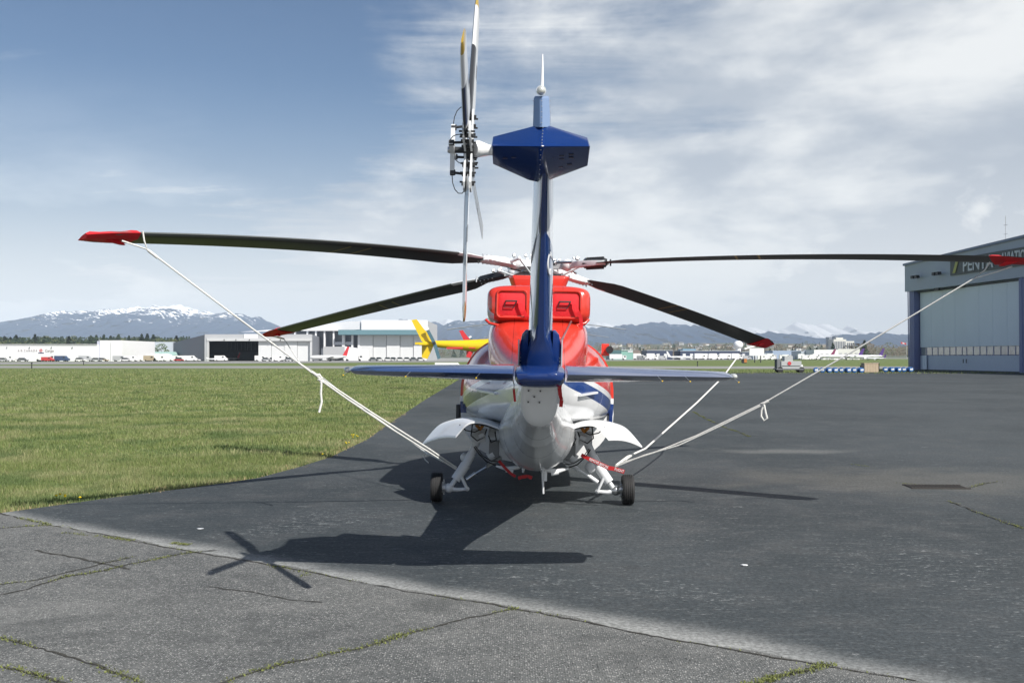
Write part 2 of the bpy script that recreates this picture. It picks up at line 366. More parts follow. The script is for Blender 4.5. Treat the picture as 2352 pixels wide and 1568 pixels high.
seams = k.math('MAXIMUM', k.math('LESS_THAN', k.math('ABSOLUTE', k.math('SUBTRACT', k.math('ABSOLUTE', X_), .30)), .004), k.math('LESS_THAN', k.math('ABSOLUTE', k.math('ADD', Y_, 1.7)), .006))
drk = k.math('LESS_THAN', k.math('ABSOLUTE', k.math('ADD', sw, 1.30)), .06)
col = k.mix(sky_refl, (.62,.042,.025), (.62,.60,.70)); col = k.mix(k.math('MULTIPLY', k.math('LESS_THAN', X_, -.56), drk), col, (.10,.01,.02))
col = k.mix(soot, col, (.16,.05,.04)); col = k.mix(k.math('MULTIPLY', seams, .6), col, (.10,.01,.01))
k.put(b.inputs['Base Color'], col); b.inputs['Roughness'].default_value = .22; b.inputs['Coat Weight'].default_value = .6
bp = k.new('ShaderNodeBump'); bp.inputs['Strength'].default_value = .15; bp.inputs['Distance'].default_value = .05
k.put(bp.inputs['Height'], k.noise(pos, 4, 2, .5)); k.l.new(bp.outputs[0], b.inputs['Normal'])
COWL = m
fus = MB().loft(interp_rings([
    # Y, hw, zb, zm, zt, nt, nb
    (-3.9,.20,1.12,1.45,1.76,2.0,2.0),(-3.2,.36,1.06,1.42,1.80,2.0,2.2),(-2.5,.60,.99,1.38,1.86,2.1,2.4),(-1.9,.79,.945,1.32,1.95,2.3,2.8),
    (-1.35,.93,.93,1.27,2.04,2.5,3.2),(-.85,1.01,.915,1.24,2.10,2.6,3.4),(-.76,1.02,.91,1.24,2.11,2.6,3.4)])).build('aft_fuselage', LIV, heli, 40)
MB().loft(interp_rings([(-.75,1.045,.36,1.22,2.12,2.6,2.6),(0.,1.06,.34,1.2,2.15,2.6,2.6),(1.5,1.06,.33,1.2,2.18,2.6,2.6),(2.6,.98,.36,1.1,2.20,2.2,2.4),(3.5,.80,.42,1.0,1.85,2.1,2.2),(4.3,.52,.52,.95,1.40,2,2),(4.85,.10,.78,.92,1.02,2,2)], .2)).build('cabin', LIV, heli, 40)
MB().loft(interp_rings([(-3.7,.14,1.50,1.60,1.78,2,2),(-3.0,.36,1.45,1.65,1.92,2.6,2),(-2.4,.53,1.42,1.72,2.10,3.6,2.2),(-1.95,.61,1.4,1.76,2.24,5,2.4),(-1.2,.65,1.4,1.80,2.30,6,2.4),(1.6,.62,1.4,1.80,2.28,6,2.4),(2.3,.3,1.5,1.75,2.1,2.4,2.4)])).build('engine_deck', COWL, heli, 45)
boom_st = [(-6.75,.150,1.235,1.47,1.745,2.2,2.4),(-6.2,.170,1.17,1.43,1.765,1.9,2.2),(-5.0,.225,.945,1.27,1.79,1.5,2.1),(-3.8,.31,.66,1.12,1.80,1.3,2.1),(-2.9,.42,.49,.98,1.70,1.3,2.1),(-2.2,.475,.425,.93,1.45,1.3,2.1),(-1.5,.50,.40,.92,1.30,1.4,2.2),(-.72,.51,.38,.92,1.25,1.5,2.2)]
m = bpy.data.materials.new('boom_paint'); m.use_nodes = True; k = NT(m.node_tree); b = k.n['Principled BSDF']
pos = k.new('ShaderNodeTexCoord').outputs['Object']; X_, Y_, Z_ = k.xyz(pos)
jl = None
for yj in (-6.35, -5.3, -4.25, -3.2, -2.05, -1.35):
    q = k.math('LESS_THAN', k.math('ABSOLUTE', k.math('SUBTRACT', Y_, yj)), .010); jl = q if jl is None else k.math('MAXIMUM', jl, q)
rivs = k.math('MULTIPLY', k.math('LESS_THAN', k.math('FRACT', k.math('MULTIPLY', Z_, 28)), .3), k.math('LESS_THAN', k.math('FRACT', k.math('MULTIPLY_ADD', Y_, .952, .10)), .022))
stain = k.math('MULTIPLY', k.ramp(k.noise(k.mapv(pos, (0,0,0), (0,0,0), (5, .7, 2)), 1.6, 6, .65), .50, .72), .30)
col = k.mix(stain, (.76,.77,.78), (.42,.40,.36))
col = k.mix(k.math('MULTIPLY', k.math('MAXIMUM', jl, k.math('MULTIPLY', rivs, .6)), .55), col, (.12,.12,.12))
k.put(b.inputs['Base Color'], col); b.inputs['Roughness'].default_value = .24; b.inputs['Coat Weight'].default_value = .5; b.inputs['Coat Roughness'].default_value = .08
def shear(v):      # the end of the cone is cut on a slant, its lower edge further forward
    s_ = min(1, max(0, (-5.0-v.y)/1.6)); return Vector((v.x, v.y+(1.72-v.z)*.85*s_, v.z))
MB().loft([[shear(v) for v in r_] for r_ in interp_rings(boom_st)]).build('tail_boom', m, heli, 50)
# rounded end cap with its screws
cap = MB(); zat_ = lambda py, D: CAMH+(819.6-py)/FP*D
rr_ = []
for t in (0, .5, .8, .95):
    y = -6.755-.05*math.sin(t*math.pi/2); sc = math.cos(t*math.pi/2)**.35
    rr_.append([shear(Vector((v.x*sc, y, 1.47+(v.z-1.47)*sc))) for v in ring(0,.150,1.235,1.47,1.745,2.2,2.4)])
tc_ = cap.loft(rr_[::-1]).build('tail_cone_cap', WHITE, heli, 60)
for i, (px, py) in enumerate([(1214,897),(1241,898),(1227,911),(1213,923),(1239,924)]):
    MB().cyl(H(px,py,8.10+(1.72-zat_(py,8.3))*.85-.012), H(px,py,8.10+(1.72-zat_(py,8.3))*.85+.04), .007, 8).build('screw', DARKM, tc_)
# keel and belly panel lines, VHF antennas under the hull
ant = MB(); ant.loft([[H(1246,1012,12.6),H(1242,1012,13.1),H(1240,1012,12.6),H(1242,1012,12.5)],[H(1252,1072,12.5),H(1243,1072,12.9),H(1238,1072,12.5),H(1243,1072,12.4)],[H(1250,1084,12.45),H(1246,1084,12.7),H(1242,1084,12.45),H(1246,1084,12.35)]])
ant.tube([H(1246,1080,12.45),H(1248,1133,12.5)],[.016,.012],8); ant.box(H(1253,1090,12.5),(.035,.10,.14))
ant.build('belly_antenna', WHITE, heli, 30)
ant = MB(); ant.loft([[H(1203,1026,12.6),H(1201,1026,12.9),H(1199,1026,12.6),H(1201,1026,12.5)],[H(1208,1060,12.5),H(1203,1060,12.8),H(1197,1060,12.5),H(1203,1060,12.4)],[H(1204,1085,12.45),H(1202,1085,12.6),H(1199,1085,12.45),H(1202,1085,12.4)]])
ant.build('belly_antenna', WHITE, heli, 30)
# ---- engine cowling with two exhausts
cow = interp_rings([(-1.95,.585,2.30,2.46,2.64,5,5),(-1.90,.630,2.255,2.46,2.685,5,5),(-1.80,.652,2.22,2.46,2.705,5,5),(-.6,.665,2.15,2.46,2.73,5,5),(.8,.62,2.15,2.44,2.72,4.5,4),(1.7,.46,2.15,2.4,2.62,3.5,3.5),(2.5,.2,2.2,2.3,2.40,3,3)],.05)
cowo = MB().loft(cow).build('engine_cowling', COWL, heli, 45)
lip = MB(); lip.tube([H(1116,734,13.06),H(1124,742,13.02),H(1145,747,13.0),H(1190,749,12.98),H(1235,750,12.98),H(1290,749,12.98),H(1325,747,13.0),H(1344,742,13.02),H(1352,734,13.06)], .018, 10); lip.build('cowling_lip', RED, heli, 60)
def rrect(cx, cz, hx, hz, r, Y, n=6):
    out = []
    for qx, qz, a0 in ((1,1,0),(-1,1,90),(-1,-1,180),(1,-1,270)):
        for i in range(n+1):
            a = R(a0+90*i/n); out.append(Vector((cx+qx*(hx-r)+r*math.cos(a), Y, cz+qz*(hz-r)+r*math.sin(a))))
    return out
for s_ in (-1, 1):
    cx = s_*.335; cz = 2.462
    rg = MB().loft([rrect(cx,cz,.205,.185,.06,-1.86), rrect(cx,cz,.200,.180,.06,-1.965), rrect(cx,cz,.190,.170,.055,-1.975), rrect(cx,cz,.178,.158,.05,-1.97), rrect(cx,cz,.178,.158,.05,-1.90)], False)
    rg.build('exhaust_duct', RED, heli, 50)
    cv = empty('exhaust_cover', tuple(HM @ Vector((cx,-1.945,cz))), HYAW, ('left' if s_ < 0 else 'right')+' red plug in the engine exhaust '+('with its streamer tucked down behind the fin' if s_ < 0 else 'with a pale red streamer hanging out'), 'exhaust cover', 'exhaust plugs in the engine cowling', ry=HROLL)
    MB().loft([rrect(0,0,.173,.153,.05,.035), rrect(0,0,.173,.153,.05,0), rrect(0,0,.16,.14,.045,-.008)]).build('plug', CLOTH_RED, cv, 50)
    hd = MB().tube([(-.075,-.005,.035),(-.075,-.05,.035),(.06,-.05,.035),(.06,-.005,.035)], .011, 6)
    hd.tube([(-.075,-.05,.035),(-.10,-.03,-.045),(.02,-.03,-.045),(.06,-.05,.035)], .007, 6); hd.build('handle', DARKM, cv)
    st_ = MB(); a_ = [(.07,-.03,.03),(.10,-.06,0.0),(.15,-.07,-.09),(.19,-.05,-.17)] + ([(.20,-.03,-.26),(.185,-.02,-.36)] if s_ > 0 else [])
    for i in range(len(a_)-1):
        p, q = Vector(a_[i]), Vector(a_[i+1]); st_.add([p+Vector((-.022,0,0)),p+Vector((.022,0,.01)),q+Vector((.022,0,.01)),q+Vector((-.022,0,0))], [(0,1,2,3)]); st_.add([p+Vector((-.022,.004,0)),p+Vector((.022,.004,.01)),q+Vector((.022,.004,.01)),q+Vector((-.022,.004,0))], [(0,3,2,1)])
    st_.build('streamer', CLOTH_RED, cv)
    # dark oval scoops below the cowling
    px = 1150 if s_ < 0 else 1313
    c = H(px, 771, 12.98); el = MB()
    M_ = Matrix.Translation(c) @ Euler((R(35), s_*R(-38) , s_*R(28))).to_matrix().to_4x4()
    el.ball((0,0,0), 1, 14, 7, (.03,.02,.075)); el.build('drain_scoop', DARKM, heli, 60, M=M_)
brace = MB().tube([H(1312,738,12.9), H(1264,830,11.5)], .012, 6); brace.build('cowl_strut', STEEL, heli)
# mast fairing
pf = []
for z_, hx, y0, y1 in ((2.62,.335,-.95,1.1),(2.74,.36,-.98,1.05),(2.86,.405,-1.0,1.0),(2.90,.42,-.98,.95)):
    pf.append([Vector((x*hx, y, z_)) for x, y in ((-.85,y0),(.85,y0),(1,y0+.12),(1,y1-.4),(.5,y1),(-.5,y1),(-1,y1-.4),(-1,y0+.12))])
mfair = MB().loft(pf).build('mast_fairing', RED, heli, 30, bevel=.02)
MB().box((0,-.3,2.915),(.6,1.1,.03)).build('fairing_top_plate', DARKM, heli)
# ---- rotor head
HUB = Vector((0.0, 0.0, 3.10))
hub = MB(); hub.cyl(HUB-Vector((0,0,.35)), HUB+Vector((0,0,.02)), .09, 16); hub.cyl(HUB-Vector((0,0,.07)), HUB+Vector((0,0,.07)), .21, 20); hub.cyl(HUB+Vector((0,0,.07)), HUB+Vector((0,0,.15)), .13, 16, .10); hub.cyl(HUB+Vector((0,0,.15)), HUB+Vector((0,0,.17)), .05, 12)
hubo = hub.build('main_rotor_hub', GEAR, heli, 30)
sw_ = MB(); sw_.cyl((0,0,2.86),(0,0,2.90),.27,20); sw_.cyl((0,0,2.905),(0,0,2.94),.22,20,.2); sw_.build('swashplate', STEEL, heli, 30)
# yaw offset: heli local azimuth = world azimuth - HYAW
BL = [(-36.21,.0239,-.00815,''),(47.4,-.1347,-.00348,''),(139.51,-.1314,-.00281,''),(225.49,.0315,-.00881,'')]; CS = (6.06, 6.1, 5.98, 6.04)
m = bpy.data.materials.new('rotor_blade_skin'); m.use_nodes = True; k = NT(m.node_tree); b = k.n['Principled BSDF']
uv = k.new('ShaderNodeUVMap'); U, V, _ = k.xyz(uv.outputs[0]); pos = k.new('ShaderNodeTexCoord').outputs['Object']
strip = k.math('GREATER_THAN', V, .90)
l = k.math('ADD', U, k.math('MULTIPLY', V, .02))
yl = k.math('MAXIMUM', k.math('LESS_THAN', k.math('ABSOLUTE', k.math('SUBTRACT', l, .47)), .0022), k.math('LESS_THAN', k.math('ABSOLUTE', k.math('SUBTRACT', l, .515)), .0022))
base = k.mix(k.noise(pos, 4, 5), (.012,.014,.011), (.022,.025,.020))
col = k.mix(k.math('MULTIPLY', strip, k.math('GREATER_THAN', U, .24)), base, (.12,.13,.12))
col = k.mix(k.math('MULTIPLY', k.math('LESS_THAN', U, .245), k.math('GREATER_THAN', V, .86)), col, (.70,.71,.71))  # white along the root's leading edge: sunlit sheen painted into the skin
col = k.mix(k.math('MULTIPLY', yl, k.math('LESS_THAN', V, .78)), col, (.30,.25,.06))
k.put(b.inputs['Base Color'], col); b.inputs['Roughness'].default_value = .42
BLADE = m
AF = [(0,0,.0),(.06,.055,.05),(.25,.075,.25),(.55,.05,.55),(1,.004,1),(1,-.004,1),(.55,-.03,.55),(.25,-.045,.25),(.06,-.035,.05)]   # (x/c from LE, z/c)
def blade_pt(i, r):
    az, a, b_, _ = BL[i]; az = R(az)-HYAW
    zw = a*r + b_*r*r
    return az, Vector((r*math.cos(az), r*math.sin(az), 3.10+zw))
def blade_frame(i, r):
    az, p = blade_pt(i, r); _, p2 = blade_pt(i, r+.05); e = (p2-p).normalized()
    le = Vector((-math.sin(az), math.cos(az), 0)); up = e.cross(le)
    th = R(11.0-9.0*min(r, 6.7)/6.7+(-8,-18,4,8)[i])
    return p, e, le*math.cos(th)+up*math.sin(th), up*math.cos(th)-le*math.sin(th)
blades = []
for i in range(4):
    mb = MB(); rings = []; uv = []
    rs = [1.02,1.10,1.25,1.45,1.65]+[1.65+.25*j for j in range(1,19)]+[6.25,6.38,6.47,6.52]
    for r in rs:
        p, e, le, up = blade_frame(i, r)
        c = .16+.235*min(1, max(0, (r-1.02)/.5)); c = c if r < 6.2 else c*(1-.45*((r-6.2)/.32)**2); sweep = 0 if r < 6.2 else -.05*((r-6.2)/.3)**1.5
        tk = 1.25 if r < 1.6 else .95
        rings.append([p + le*(c*(.28-x_)+sweep) + up*(z_*c*tk) for x_, z_, _ in AF])
        uv += [(r/6.705, 1-x_) for x_, z_, _ in AF]
    mb.loft(rings); mb.uv = uv
    bo = mb.build('main_rotor_blade', BLADE, heli, 50); blades.append(bo)
    tag(bo, ['nearly edge-on blade reaching out of the frame on the right','wide blade drooping far to the right','wide blade drooping far to the left','long arching blade at upper left'][i])
    # root cuff, arm, damper, pitch horn, link
    p, e, le, up = blade_frame(i, .95); cu = MB()
    def T(a, b_, c_): 
        q, e2, l2, u2 = blade_frame(i, a); return q+l2*b_+u2*c_
    cu.loft([[T(r,-w_,-h_),T(r,w_,-h_),T(r,w_,h_),T(r,-w_,h_)] for r, w_, h_ in ((.60,.04,.04),(.72,.06,.045),(.9,.07,.04),(1.06,.08,.032),(1.14,.05,.03))])
    cu.build('blade_cuff', DARKM if i == 2 else GEAR, bo, 30, bevel=.01)
    mb2 = MB()
    for r in (.84,.92,1.0,1.08,1.16):
        for w_ in (-.055,.055): mb2.cyl(T(r,w_,-.045), T(r,w_,.048), .011, 7)
    tag(mb2.build('cuff_bolt', STEEL if i else DARKM, bo), kind='stuff')
    mb3 = MB(); mb3.loft([[T(r,-w_,-h_),T(r,w_,-h_),T(r,w_,h_),T(r,-w_,h_)] for r, w_, h_ in ((.1,.09,.05),(.35,.06,.05),(.45,.045,.06),(.62,.045,.045))])
    mb3.ball(T(.48,0,.0), .085, 12, 8); mb3.build('hub_arm', GEAR, hubo, 30)
    mb4 = MB(); mb4.tube([T(.20,-.20,.03),T(.42,-.185,.03)], .042, 12); mb4.tube([T(.42,-.185,.03),T(.66,-.15,.02)], .018, 8); mb4.ball(T(.20,-.2,.03), .05); mb4.build('lag_damper', STEEL, hubo, 30)
    mb5 = MB(); mb5.tube([T(.62,.05,0),T(.60,.19,-.01)], .026, 8); lo_ = T(.60,.19,-.01); az, _ = blade_pt(i, 1)
    mb5.tube([lo_, Vector((.25*math.cos(az+.45), .25*math.sin(az+.45), 2.93))], .014, 8); mb5.ball(lo_, .032); mb5.build('pitch_link', GEAR, hubo, 30)
    for q in range(7):
        MB().ball(T(.25+.09*q, random.uniform(-.13,.13), random.uniform(.03,.10)), random.uniform(.018,.034), 7, 4).build('hub_fitting', STEEL, hubo)
# black rubber boot with its spring seen on the right hand root
bt = MB(); 
for j in range(8): 
    q, e2, l2, u2 = blade_frame(0, .82+.035*j); bt.cyl(q-u2*.085, q+u2*.085+e2*.004, .022, 6)
bt.tube([blade_frame(0,r)[0] for r in (.78,.9,1.1)], .068, 10); bt.build('damper_boot', DARKM, blades[0])
# ---- tail plane
def stab_ring(x, yl, c, t, z):
    out = []
    for q in range(24):
        a = 2*math.pi*q/24; xc = .5-.5*math.cos(a)
        th = 2.969*math.sqrt(max(xc,1e-6))-1.26*xc-3.516*xc**2+2.843*xc**3-1.036*xc**4
        out.append(Vector((x, yl-c*xc, z+(1 if a < math.pi else -1)*t*.5*th)))
    return out
SZ = 1.677
for s_ in (-1, 1):
    rings = [stab_ring(s_*x, -6.46-.10*(x-.19)/1.33, .72-.24*(x-.19)/1.33, .136-.062*(x-.19)/1.33, SZ) for x in (.205,.5,.9,1.3,1.44)]
    rings += [[p.lerp(Vector((s_*1.47, -6.8, SZ)), .25)+Vector((s_*.02,0,0)) for p in rings[-1]], [p.lerp(Vector((s_*1.51, -6.8, SZ)), .7) for p in rings[-1]]]
    so = MB().loft(rings).build('horizontal_stabilizer', BLUE, heli, 60)
    for xw in ((1.46, .98, .45) if s_ < 0 else (1.46, 1.09, .88)):
        yw = -6.56-.72+.24*(xw/1.5)+.02
        wk = MB().tube([(s_*xw, yw, SZ), (s_*xw+.02*s_, yw-.09, SZ-.03)], .0013, 5); wk.ball((s_*(xw+.022), yw-.10, SZ-.034), .001, 6, 4); wo = wk.build('static_wick', STEEL, so); MB().ball((s_*(xw+.022), yw-.10, SZ-.034), .0065, 6, 4).build('wick_tip', YELLOW, so)
    nl = MB().ball((s_*1.52, -6.72, SZ), .045, 12, 8, (.7,1.4,.55)); nl.build('navigation_light', CLEAR, so, 60)
cf = []
for Y, hw, h1, h2 in ((-7.19,.10,.004,.02),(-7.17,.175,.012,.05),(-7.08,.19,.035,.09),(-6.9,.195,.07,.10),(-6.6,.195,.085,.085),(-6.38,.17,.05,.05),(-6.3,.12,.02,.02)):
    cf.append(ring(Y, hw, SZ-h2-.01, SZ, SZ+h1, 3.2, 3.5, 32))
MB().loft(cf).build('tail_plane_fairing', BLUE, heli, 45)
# ---- fin: blunt blue trailing edge, paler sides that widen forward
m = bpy.data.materials.new('fin_paint'); m.use_nodes = True; k = NT(m.node_tree); b = k.n['Principled BSDF']
pos = k.new('ShaderNodeTexCoord').outputs['Object']; X_, Y_, Z_ = k.xyz(pos)
te = k.math('ADD', -7.50, k.math('MULTIPLY', k.math('SUBTRACT', 3.0, Z_), .44))      # swept trailing edge line
fw = k.math('SUBTRACT', Y_, te)                                                       # distance forward of it
cc = k.math('SUBTRACT', Z_, 2.30); c2 = k.math('SUBTRACT', fw, .42)
el_ = k.math('SQRT', k.math('ADD', k.math('POWER', k.math('DIVIDE', cc, .40), 2), k.math('POWER', k.math('DIVIDE', c2, .36), 2)))
white_top = k.math('GREATER_THAN', Z_, k.math('ADD', 2.72, k.math('MULTIPLY', fw, -.25)))
side = k.math('GREATER_THAN', fw, .045)
el_l = k.math('MULTIPLY', k.math('LESS_THAN', el_, 1.0), k.math('LESS_THAN', X_, 0))
wh = k.math('MULTIPLY', k.math('MAXIMUM', white_top, el_l), side)
col = k.mix(wh, (.006,.027,.125), (.70,.71,.73))
k.put(b.inputs['Base Color'], col); b.inputs['Roughness'].default_value = .16; b.inputs['Coat Weight'].default_value = .8; b.inputs['Coat Roughness'].default_value = .03
FINP = m
def fin_ring(z_, te_hw, hw, ch, dy=0):
    te = -7.50+(3.0-z_)*.44+dy
    return [Vector((x, te+y, z_)) for x, y in ((-te_hw*.6,-.004),(te_hw*.6,-.004),(te_hw,.012),(te_hw+(hw-te_hw)*.55,.16),(hw*.95,.36),(hw,.5),(hw*.8,.5+ch*.5),(hw*.3,.5+ch*.9),(0,.5+ch),(-hw*.3,.5+ch*.9),(-hw*.8,.5+ch*.5),(-hw,.5),(-hw*.95,.36),(-te_hw-(hw-te_hw)*.55,.16),(-te_hw,.012))]
fin = MB().loft([fin_ring(1.70,.105,.115,.62),fin_ring(1.80,.098,.112,.60),fin_ring(1.88,.075,.105,.58),fin_ring(1.95,.045,.100,.55),fin_ring(2.05,.034,.096,.52),fin_ring(2.4,.028,.090,.46),fin_ring(2.75,.022,.084,.40),fin_ring(3.02,.020,.078,.36),fin_ring(3.12,.020,.076,.36)])
fino = fin.build('vertical_fin', FINP, heli, 32)
sh_ = MB()
for s_ in (-1, 1):
    rings = []
    for z_, hw in ((1.72,.07),(1.90,.068),(1.985,.05),(2.02,.02)):
        te = -7.25+(3.0-z_)*.44
        rings.append([Vector((s_*(.095+x), te+y, z_)) for x, y in ((0,0),(hw,.05),(hw,.5),(0,.9))])
    MB().loft(rings).build('drive_shaft_cover', BLUE, heli, 30, bevel=.012)
for s_ in (-1, 1):
    MB().loft([[Vector((s_*(x_), y_-7.25+(3.0-z_)*.44, z_)) for x_, y_ in ((.166,.03),(.176,.03),(.176,.5),(.166,.5))] for z_ in (1.735,1.94)]).build('cover_plate', WHITE, heli)
rv = MB()
for s_ in (-1, 1):
    for j in range(34):
        z_ = 1.98+j*.031; te = -7.50+(3.0-z_)*.44; hw = .096-(z_-2.05)*.018
        rv.ball((s_*(hw-.004), te+.47, z_), .0045, 6, 4)
    for j in range(9):
        rv.ball((s_*.155, -7.25+(3.0-1.9)*.44+.08, 1.745+j*.027), .004, 5, 3)
tag(rv.build('rivet_line', GEAR, fino), kind='stuff')
# white letter on the right side of the fin
zc = 2.50; te = -7.50+(3.0-zc)*.44
M_ = Matrix.Translation((.054, te+.125, zc)) @ Matrix.Rotation(R(90)-.21, 4, 'Z') @ Matrix.Rotation(R(90), 4, 'X')
text_mesh('fin_letter', 'C', .24, WHITE, M_, fino, ext=.004, sx=.80, bold=.006)
# ---- gearbox pod on top of the fin
yb = -8.06
L0, C0, R0 = Vector((-.335,yb+.03,3.20)), Vector((.0,yb,3.20)), Vector((.335,yb+.03,3.20))
def h(px, py, D): return H(px, py, D)
pod = MB()
z1 = 3.20
top = [h(1132,314,7.14), h(1232,288,7.10), h(1246,290,7.05), h(1260,288,7.10), h(1350,316,7.12)]
mid = [h(1129,335,6.93), h(1236,336,6.90), h(1243,336,6.895), h(1250,336,6.90), h(1356,336,6.92)]
bot = [h(1132,377,7.28), h(1214,414,7.50), h(1238,419,7.50), h(1262,414,7.50), h(1350,381,7.28)]
def fwd(L, d, zz=0): return [p+Vector((0,d,zz)) for p in L]
rows = [fwd(top,.55,-.05), top, mid, bot, fwd(bot,.42,.17)]
n = 5; vs = [p for r_ in rows for p in r_]; fs = [(j*n+i, j*n+i+1, (j+1)*n+i+1, (j+1)*n+i) for j in range(4) for i in range(4)]
fs += [tuple(j*n for j in range(5)), tuple(j*n+4 for j in range(5))[::-1], (0,20,21,1),(1,21,22,2),(2,22,23,3),(3,23,24,4)]
podo = pod.add(vs, fs).build('gearbox_fairing', BLUE, heli, 20, bevel=.008)
sl = MB()
for (px, py) in [(1268,362),(1290,358),(1312,355),(1268,369),(1290,365),(1312,362),(1265,388),(1288,383),(1308,378),(1180,362),(1160,364)]:
    t = (py-336)/(400-336); D = 6.905+.50*t
    p = h(px, py, D-.004); sl.box(p, (.034,.006,.007), None)
tag(sl.build('cooling_slot', DARKM, podo), kind='stuff')
rp = MB()
for j in range(7): rp.ball(mid[2].lerp(top[2], j/6.5)+Vector((.004,-.002,0)), .0045, 6, 4)
for j in range(7): rp.ball(mid[2].lerp(bot[2], (j+.7)/7.5)+Vector((0,-.002,0)), .0042, 6, 4)
tag(rp.build('rivet_line', STEEL, podo), kind='stuff')
# fin tip
ft = MB()
def ftr(py, xl, xr, D, d): 
    c = (xl+xr)/2; return [h(xl,py,D+.10), h(c-5,py,D+.01), h(c+1,py,D), h(xr-2,py,D+.08), h(xr,py,D+d*.6), h(c,py,D+d), h(xl,py,D+d*.6)]
fto = ft.loft([ftr(292,1224,1265,7.02,.5), ftr(262,1225,1265,7.04,.45), ftr(226,1226,1263,7.06,.4), ftr(221,1229,1261,7.08,.36)]).build('fin_tip', mat('fin_tip_paint', (.16,.24,.40), .3, coat=.5), heli, 25)
rp = MB()
for j in range(5):
    for px in (1244,1225.5,1263.5): rp.ball(h(px, 232+j*12.5, 7.02 if px == 1244 else 7.14), .0042, 6, 4)
tag(rp.build('rivet_line', STEEL, fto), kind='stuff')
lm = MB().ball(h(1243,208,7.05), .030, 16, 10); lm.build('tail_light', CLEAR, heli, 60)
MB().cyl(h(1243,208,7.07), h(1243,209,7.16), .034, 16, .03).build('lamp_housing', GEAR, heli, 30)
MB().tube([h(1245,200,7.10), h(1246,160,7.10), h(1246.5,125,7.12)], [.012,.008,.003], 8).build('whip_antenna', WHITE, heli, 40)
# ---- tail rotor (left side)
th_ = Vector(H(1078,345,6.936)); 
tr = MB().tube([h(1131,345,7.02), h(1122,345,7.02), h(1104,343,6.98), h(1096,342,6.96), h(1088,342,6.94)], [.036,.037,.052,.058,.045], 18)
tro = tr.build('tail_rotor_gearbox', WHITE, heli, 40)
tag(tro)
hb = MB(); hb.cyl(th_+Vector((.03,0,0)), th_+Vector((-.035,0,0)), .06, 14); hb.cyl(th_+Vector((-.03,0,0)), th_+Vector((-.13,0,0)), .022, 10)
thub = hb.build('tail_rotor_hub', DARKM, heli, 30)
AL = 1.242
TRM = bpy.data.materials.new('tail_blade_skin'); TRM.use_nodes = True; k = NT(TRM.node_tree); b = k.n['Principled BSDF']
uvn = k.new('ShaderNodeUVMap'); U, V, _ = k.xyz(uvn.outputs[0])
col = k.mix(k.math('MULTIPLY', k.math('GREATER_THAN', V, .60), k.math('MULTIPLY', k.math('GREATER_THAN', U, .12), k.math('LESS_THAN', U, .66))), (.60,.61,.61), (.012,.014,.02))
col = k.mix(k.math('GREATER_THAN', U, .93), col, (.36,.24,.03))
col = k.mix(k.math('MULTIPLY', k.math('LESS_THAN', V, .34), k.math('MULTIPLY', k.math('GREATER_THAN', U, .50), k.math('LESS_THAN', U, .60))), col, (.05,.05,.05))
k.put(b.inputs['Base Color'], col); b.inputs['Roughness'].default_value = .3; b.inputs['Coat Weight'].default_value = .4
for i in range(4):
    a = AL+math.pi/2*i; e = Vector((0, -math.sin(a), math.cos(a)))
    dxt = (.035,.02,.044,.022)[i]; tdir = -Vector((0, math.cos(a), math.sin(a)))       # direction of travel, in the disc plane
    mb = MB(); rings = []; uv = []
    for r in (.20,.26,.34,.45,.6,.8,1.0,1.12,1.19,1.22):
        c = .06+.118*min(1, max(0, (r-.2)/.16)); c *= (1 if r < 1.12 else 1-.5*((r-1.12)/.1)**2)
        th2 = R(-(15-9*r/1.22)); tv = tdir*math.cos(th2)+Vector((1,0,0))*math.sin(th2); nv = Vector((1,0,0))*math.cos(th2)-tdir*math.sin(th2)
        cpt = th_+e*r+Vector((dxt*(r/1.22)**1.5-.01,0,0))
        rings.append([cpt+tv*c*(.3-x_)+nv*(z_*c*1.25) for x_, z_, _ in AF]); uv += [(r/1.22, 1-x_) for x_, z_, _ in AF]
    mb.loft(rings); mb.uv = uv; bo = mb.build('tail_rotor_blade', TRM, heli, 50)
    cu = MB()
    for off in (-.024,.018): cu.loft([[th_+e*r+tdir*w_+Vector((off+o_,0,0)) for w_, o_ in ((-hw,-.006),(hw,-.006),(hw,.006),(-hw,.006))] for r, hw in ((.03,.035),(.12,.045),(.27,.06),(.30,.03))])
    cu.build('blade_grip', GEAR, bo, 30)
    bt = MB()
    for r in (.10,.17,.24): bt.cyl(th_+e*r+Vector((-.055,0,0)), th_+e*r+Vector((.05,0,0)), .0065, 6); bt.cyl(th_+e*r+tdir*.03+Vector((-.045,0,0)), th_+e*r+tdir*.03+Vector((.04,0,0)), .011, 6)
    tag(bt.build('grip_bolt', DARKM, bo), kind='stuff')
    # pitch change arm, link and bonding cable
    pa = MB(); hubp = th_+Vector((-.112,0,0)); ee = (e*.9+tdir*.2).normalized()
    pa.loft([[hubp+ee*r+tdir*w_+Vector((o_,0,0)) for w_, o_ in ((-hw,-.014),(hw,-.014),(hw,.014),(-hw,.014))] for r, hw in ((.0,.035),(.07,.024),(.17,.016))])
    pa.build('pitch_arm', GEAR, thub, 30)
    pl = MB().tube([hubp+ee*.155, th_+ee*.165+Vector((-.03,0,0))], .009, 8); pl.cyl(hubp+ee*.155+Vector((-.012,0,0)), hubp+ee*.155+Vector((.022,0,0)), .02, 10); pl.build('pitch_rod', DARKM, thub, 30)
    cb = [hubp+ee*.17]; cb += [hubp+ee*(.17+.10*math.sin(t))+Vector((.05*(1-math.cos(t)),0,0))+e*.02*t for t in (.5,1,1.5,2,2.5)]
    MB().tube(cb+[th_+e*.28+Vector((-.03,0,0))], .0032, 5).build('bonding_cable', BLACKR, thub)
